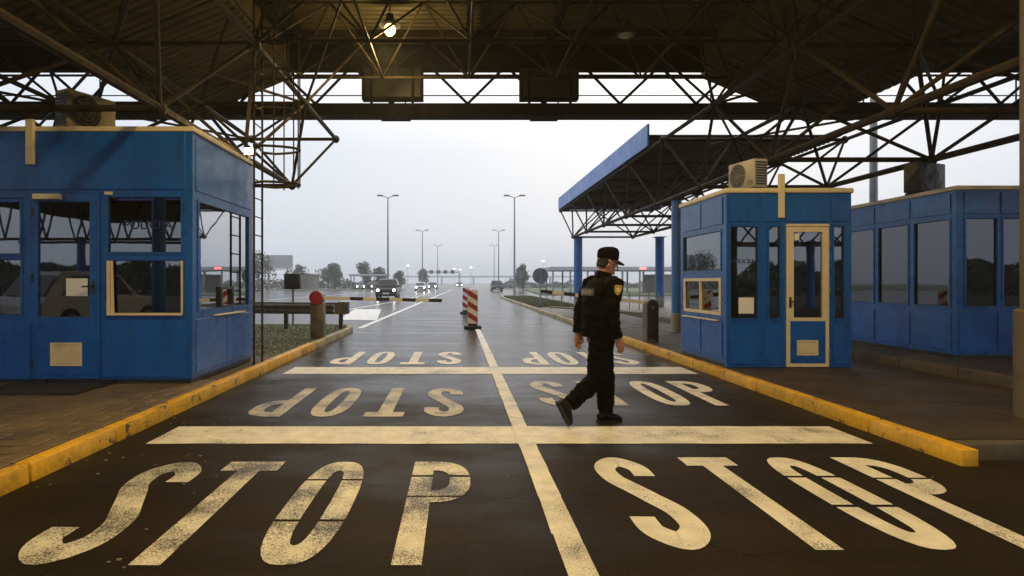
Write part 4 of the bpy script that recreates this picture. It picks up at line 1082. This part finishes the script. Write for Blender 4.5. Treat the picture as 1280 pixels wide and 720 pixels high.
# ------------------------------------------------------------------ the officer
random.seed(11)
OX, OY = 1.39, 5.62
off = empty('person', (OX, OY, 0), R(13)); off.rotation_euler = (0, R(2.2), R(13))
tag(off, 'person in black police uniform and peaked cap walking across the right lane', 'person')
def remesh(mb, voxel, name, mat, smooth_iter=2, wrinkle=0.0, wscale=9):
    me = mb.mesh(name, mat); o = bpy.data.objects.new(name, me); col.objects.link(o)
    md = o.modifiers.new('r', 'REMESH'); md.mode = 'VOXEL'; md.voxel_size = voxel; md.use_smooth_shade = True
    ms = o.modifiers.new('s', 'SMOOTH'); ms.iterations = smooth_iter; ms.factor = .5
    dg = bpy.context.evaluated_depsgraph_get(); m2 = bpy.data.meshes.new_from_object(o.evaluated_get(dg))
    bpy.data.objects.remove(o); m2.name = name
    m2.materials.clear(); m2.materials.append(M[mat])
    if wrinkle:
        nr = [v.normal.copy() for v in m2.vertices]
        for v, nn in zip(m2.vertices, nr):
            p = v.co; q = Vector((p.x*wscale, p.y*wscale, p.z*wscale*1.9+p.x*wscale*.8))
            v.co = p+nn*wrinkle*(noise.noise(q)+.5*noise.noise(q*2.1))
    m2.polygons.foreach_set('use_smooth', [True]*len(m2.polygons)); m2.update()
    o = link(name, m2, off); return o
# local: +x = walking direction, +y = his left, -y = his right (camera side)
hipR, kneeR, ankR = Vector((-.03, -.095, .89)), Vector((-.10, -.10, .455)), Vector((-.375, -.10, .205))
hipL, kneeL, ankL = Vector((.02, .095, .89)), Vector((.105, .095, .475)), Vector((.125, .09, .085))
shR, elR, wrR = Vector((.005, -.205, 1.39)), Vector((-.035, -.235, 1.11)), Vector((.05, -.225, .87))
shL, elL, wrL = Vector((-.015, .215, 1.395)), Vector((-.115, .24, 1.12)), Vector((-.15, .215, .875))
def legs(b, k):
    for h, kn, an in ((hipR, kneeR, ankR), (hipL, kneeL, ankL)):
        b.path([h+Vector((0, 0, .05)), h, h.lerp(kn, .5), kn, kn.lerp(an, .35), kn.lerp(an, .75), an], [.09*k, .098*k, .083*k, .064*k, .064*k, .054*k, .048*k], 14, ref=(0, 1, 0))
def arms(b, k, end=1.0):
    for s, el, w in ((shR, elR, wrR), (shL, elL, wrL)):
        b.path([s+Vector((0, .05 if s.y < 0 else -.05, .02)), s, s.lerp(el, .5), el, el.lerp(w, .5), el.lerp(w, end)], [.05*k, .068*k, .060*k, .052*k, .046*k, .037*k], 12, ref=(1, .2, 0))
def torso(b, k, z0):
    P = [(-.01, .80, .125, .16), (-.01, .95, .13, .165), (-.012, 1.08, .128, .16), (-.012, 1.22, .135, .178), (-.012, 1.33, .125, .185), (-.01, 1.40, .10, .16), (-.005, 1.445, .07, .095)]
    P = [p for p in P if p[1] >= z0]
    b.path([(p[0], 0, p[1]) for p in P], [(p[2]*k, p[3]*k) for p in P], 20, ref=(1, 0, 0))
HD = Vector((.03, 0, 1.59))
hy = R(-4)
def H(x, y, z):   # head turned a little and bowed
    x, y, z = x*1.07, y*1.07, z*1.05
    a = R(13); x2 = x*math.cos(a)+z*math.sin(a); z2 = -x*math.sin(a)+z*math.cos(a)
    return (HD.x+x2*math.cos(hy)-y*math.sin(hy), HD.y+x2*math.sin(hy)+y*math.cos(hy), HD.z+z2)
def head(b):
    S = [(-.118, .035, .026, .03), (-.105, .034, .045, .045), (-.07, .022, .073, .060), (-.03, .008, .090, .070), (.01, .0, .098, .075), (.05, -.004, .099, .077), (.085, -.006, .088, .070), (.11, -.008, .062, .05), (.124, -.01, .025, .02)]
    b.path([H(x, 0, z) for z, x, rx, ry in S], [(rx, ry) for z, x, rx, ry in S], 20, ref=(1, 0, 0))
    b.path([H(.095, 0, .03), H(.112, 0, -.005), H(.125, 0, -.03), H(.10, 0, -.042)], [.008, .012, .016, .010], 8)   # nose
    b.path([H(.082, -.02, -.068), H(.094, 0, -.066), H(.082, .02, -.068)], [.008, .010, .008], 6)                     # lips
    b.path([H(.082, -.02, -.080), H(.092, 0, -.079), H(.082, .02, -.080)], [.008, .010, .008], 6)
    b.path([H(.088, -.05, .028), H(.10, -.02, .032), H(.10, .02, .032), H(.088, .05, .028)], .008, 6)                 # brow
    for s in (-1, 1): b.path([H(-.012, s*.070, -.04), H(-.004, s*.082, -.02), H(-.006, s*.088, .01), H(-.018, s*.078, .03)], [.009, .012, .014, .009], 8)
    b.path([(-.015, 0, 1.38), (0, 0, 1.46), H(-.01, 0, -.07)], [.062, .060, .058], 14)
def hand(b, w, el, side):
    d = (w-el).normalized(); f = Vector((1, 0, 0)); f = (f-d*f.dot(d)).normalized(); s = d.cross(f)   # d down, f forward, s sideways
    def P(a, c, e_): return w+d*a+f*c+s*e_
    b.path([P(-.03, 0, 0), P(.02, .004, 0), P(.06, .006, 0), P(.095, .008, 0)], [(.026, .020), (.036, .019), (.042, .018), (.040, .015)], 12, ref=tuple(f))
    inw = -1 if side < 0 else 1      # palms face the body
    sg = 1 if s.dot(Vector((0, -inw*side*0+(-side), 0))) > 0 else -1
    for k, (c, L) in enumerate(((.030, .068), (.011, .078), (-.009, .072), (-.028, .056))):
        b.path([P(.085, c+.006, 0), P(.085+L*.45, c+.010, sg*.006), P(.085+L*.8, c+.008, sg*.020), P(.085+L, c+.004, sg*.034)], [.0092, .0088, .008, .0065], 8)
    b.path([P(.02, .030, sg*.004), P(.05, .052, sg*.012), P(.078, .056, sg*.018), P(.098, .052, sg*.022)], [.012, .0105, .0095, .0075], 8)
b = MB(); legs(b, .93); torso(b, .93, .8); arms(b, .9); head(b); hand(b, wrR, elR, -1); hand(b, wrL, elL, 1)
remesh(b, .0062, 'body', 'skin', 1)
for s in (-1, 1):
    MB().lathe([(.002, -.010), (.008, -.006), (.0095, 0), (.008, .006), (.002, .010)], H(.088, s*.032, .005), 10).build('eye', 'white_paint', off, True)
# jacket
b = MB()
P = [(-.02, .865, .175, .205), (-.02, .93, .182, .208), (-.02, 1.05, .176, .202), (-.02, 1.18, .176, .206), (-.02, 1.30, .168, .212), (-.014, 1.385, .13, .185), (-.008, 1.435, .085, .115), (-.006, 1.46, .068, .075)]
b.path([(p[0], 0, p[1]) for p in P], [(p[2], p[3]) for p in P], 24, ref=(1, 0, 0))
arms(b, 1.40, .97)
remesh(b, .011, 'jacket', 'uniform', 3, .012)
MB().path([(-.012, 0, 1.44), (-.002, 0, 1.475), (.004, 0, 1.50)], [(.078, .078), (.076, .076), (.077, .077)], 18, ref=(1, 0, 0)).build('collar', 'uniform', off, True)
for wv, ev in ((wrR, elR), (wrL, elL)):
    MB().path([wv.lerp(ev, .20), wv.lerp(ev, .03)], .056, 14).build('cuff', 'uniform', off, True)
b = MB(); b.path([(-.02, 0, .862), (-.02, 0, .90)], [(.176, .206), (.18, .21)], 28, ref=(1, 0, 0)); b.build('hem_band', 'uniform', off, True)
# trousers
b = MB(); b.path([(-.01, 0, .80), (-.01, 0, .90), (-.01, 0, 1.0)], [(.115, .165), (.125, .17), (.12, .16)], 18, ref=(1, 0, 0))
for h, kn, an in ((hipR, kneeR, ankR), (hipL, kneeL, ankL)):
    b.path([h+Vector((0, 0, .05)), h, h.lerp(kn, .3), h.lerp(kn, .65), kn, kn.lerp(an, .35), kn.lerp(an, .7), kn.lerp(an, .97)], [.10, .122, .118, .106, .094, .090, .082, .072], 16, ref=(0, 1, 0))
remesh(b, .011, 'trousers', 'trouser', 2, .013, 11)
# shoes
def shoe(an, pitch):
    def f(x, y, z):
        c, s = math.cos(pitch), math.sin(pitch)
        return (an.x+x*c-z*s, an.y+y, an.z+x*s+z*c)
    b = MB(f)
    b.path([(-.085, 0, -.045), (-.05, 0, -.035), (.02, 0, -.03), (.08, 0, -.042), (.135, 0, -.052), (.17, 0, -.060)], [(.038, .036), (.050, .042), (.054, .044), (.042, .048), (.032, .045), (.018, .03)], 14, ref=(0, 0, 1))
    b.path([(-.02, 0, -.03), (-.012, 0, .09)], .056, 12, ref=(0, 1, 0))
    o = remesh(b, .008, 'shoe', 'leather', 2)
    MB(f).prism([(-.09, -.034), (-.05, -.045), (.06, -.046), (.12, -.05), (.165, -.03), (.178, 0), (.165, .03), (.12, .05), (.06, .046), (-.05, .045), (-.09, .034)], -.088, -.066).build('sole', 'rubber', o)
shoe(ankL, R(2))
shoe(ankR, R(-60))
# hair and cap
b = MB(); S = [(-.055, -.052, .045, .058), (-.02, -.036, .066, .072), (.02, -.022, .083, .081), (.05, -.014, .092, .083)]
b.path([H(x, 0, z) for z, x, rx, ry in S], [(rx, ry) for z, x, rx, ry in S], 18, ref=(1, 0, 0)); remesh(b, .008, 'hair', 'hair', 1, .004, 60)
b = MB(); S = [(.040, -.002, .108, .090), (.075, -.006, .112, .094), (.115, -.012, .110, .092), (.143, -.018, .090, .076), (.157, -.022, .045, .04)]
b.path([H(x, 0, z) for z, x, rx, ry in S], [(rx, ry) for z, x, rx, ry in S], 22, ref=(1, 0, 0)); cap = remesh(b, .008, 'cap', 'uniform', 2)
brim = MB()
vs = []
for t_ in (0, 1):
    for i in range(13):
        a = R(-80+160*i/12); r0, r1 = (.100, .082), (.166, .095)
        for (rx, ry), dz in ((r0, 0), (r1, -.022)): vs.append(H(rx*math.cos(a)-.0, ry*math.sin(a), .052+dz*math.cos(a)-t_*.006))
fs = []
for t_ in (0, 1):
    for i in range(12): fs.append((t_*26+2*i, t_*26+2*i+1, t_*26+2*i+3, t_*26+2*i+2))
for i in range(12): fs.append((2*i+1, 26+2*i+1, 26+2*i+3, 2*i+3))
brim.add(vs, fs).build('brim', 'uniform', cap, True)
# sleeve badge (a shield on the right upper arm) and the back patch
def on_arm(u, v, off_):   # u across, v up on the outer side of the right sleeve
    c = shR.lerp(elR, .22); ax = (elR-shR).normalized(); r = .094+off_; a = u/.09
    return c-ax*v+Vector((math.sin(a)*r, -math.cos(a)*r, 0))
def shield(s): return [(-.040*s, .050*s), (0, .058*s), (.040*s, .050*s), (.040*s, .0), (.026*s, -.036*s), (0, -.056*s), (-.026*s, -.036*s), (-.040*s, 0)]
def patch(poly, o_, name, mat, par):
    c0 = [on_arm(u, v, o_) for u, v in poly]+[on_arm(u, v, o_-.03) for u, v in poly]; n = len(poly)
    return MB().add(c0+[on_arm(0, 0, o_)], [(i, (i+1) % n, 2*n) for i in range(n)]+[(i, (i+1) % n, n+(i+1) % n, n+i) for i in range(n)]).build(name, mat, par)
pt = patch(shield(.88), .006, 'sleeve_badge', 'gold', off); tag(pt, label='yellow shield badge on the sleeve')
patch(shield(.40), .009, 'badge_emblem', 'cream', pt)
bp_ = MB()
def on_back(u, v, o_): a = u/.2; return (-.02-(.176+o_)*math.cos(a), -(.218+o_)*math.sin(a), 1.30+v)
for i in range(8):
    u0, u1 = -.13+.26*i/8, -.13+.26*(i+1)/8
    bp_.add([on_back(u0, -.035, .006), on_back(u1, -.035, .006), on_back(u1, .035, .006), on_back(u0, .035, .006)], [(0, 1, 2, 3)])
    bp_.add([on_back(u0, -.035, .006), on_back(u1, -.035, .006), on_back(u1, -.035, -.02), on_back(u0, -.035, -.02)], [(0, 1, 2, 3)])
bpo = bp_.build('back_patch', 'patch_grey', off); tag(bpo, label='grey POLICIJA patch across the back of the jacket')
tm = text_mesh('POLICIJA', .052, 'white_plastic', .0006, .001)
for v in tm.vertices:
    u, w_ = v.co.x, v.co.y-.018; p = on_back(-u, w_, .0075+v.co.z); v.co = Vector((p[0], -p[1], p[2])) if False else Vector(p)
link('lettering', tm, bpo)

# ------------------------------------------------------------------ haze over the far road
hz = MB().box(-440, 440, -58, 700, -1.7, 16).mesh('haze', 'blue'); hz.materials.clear()
hm = bpy.data.materials.new('haze'); hm.use_nodes = True; nt = hm.node_tree; nt.nodes.clear()
ho = nt.nodes.new('ShaderNodeOutputMaterial'); pv = nt.nodes.new('ShaderNodeVolumePrincipled')
pv.inputs['Color'].default_value = (0.93, 0.96, 1.0, 1); pv.inputs['Density'].default_value = 0.0014; pv.inputs['Anisotropy'].default_value = 0.2
nt.links.new(pv.outputs[0], ho.inputs['Volume']); hz.materials.append(hm); M['haze'] = hm
tag(link('haze', hz), 'thin pale fog over the road and fields', 'haze', kind='stuff')
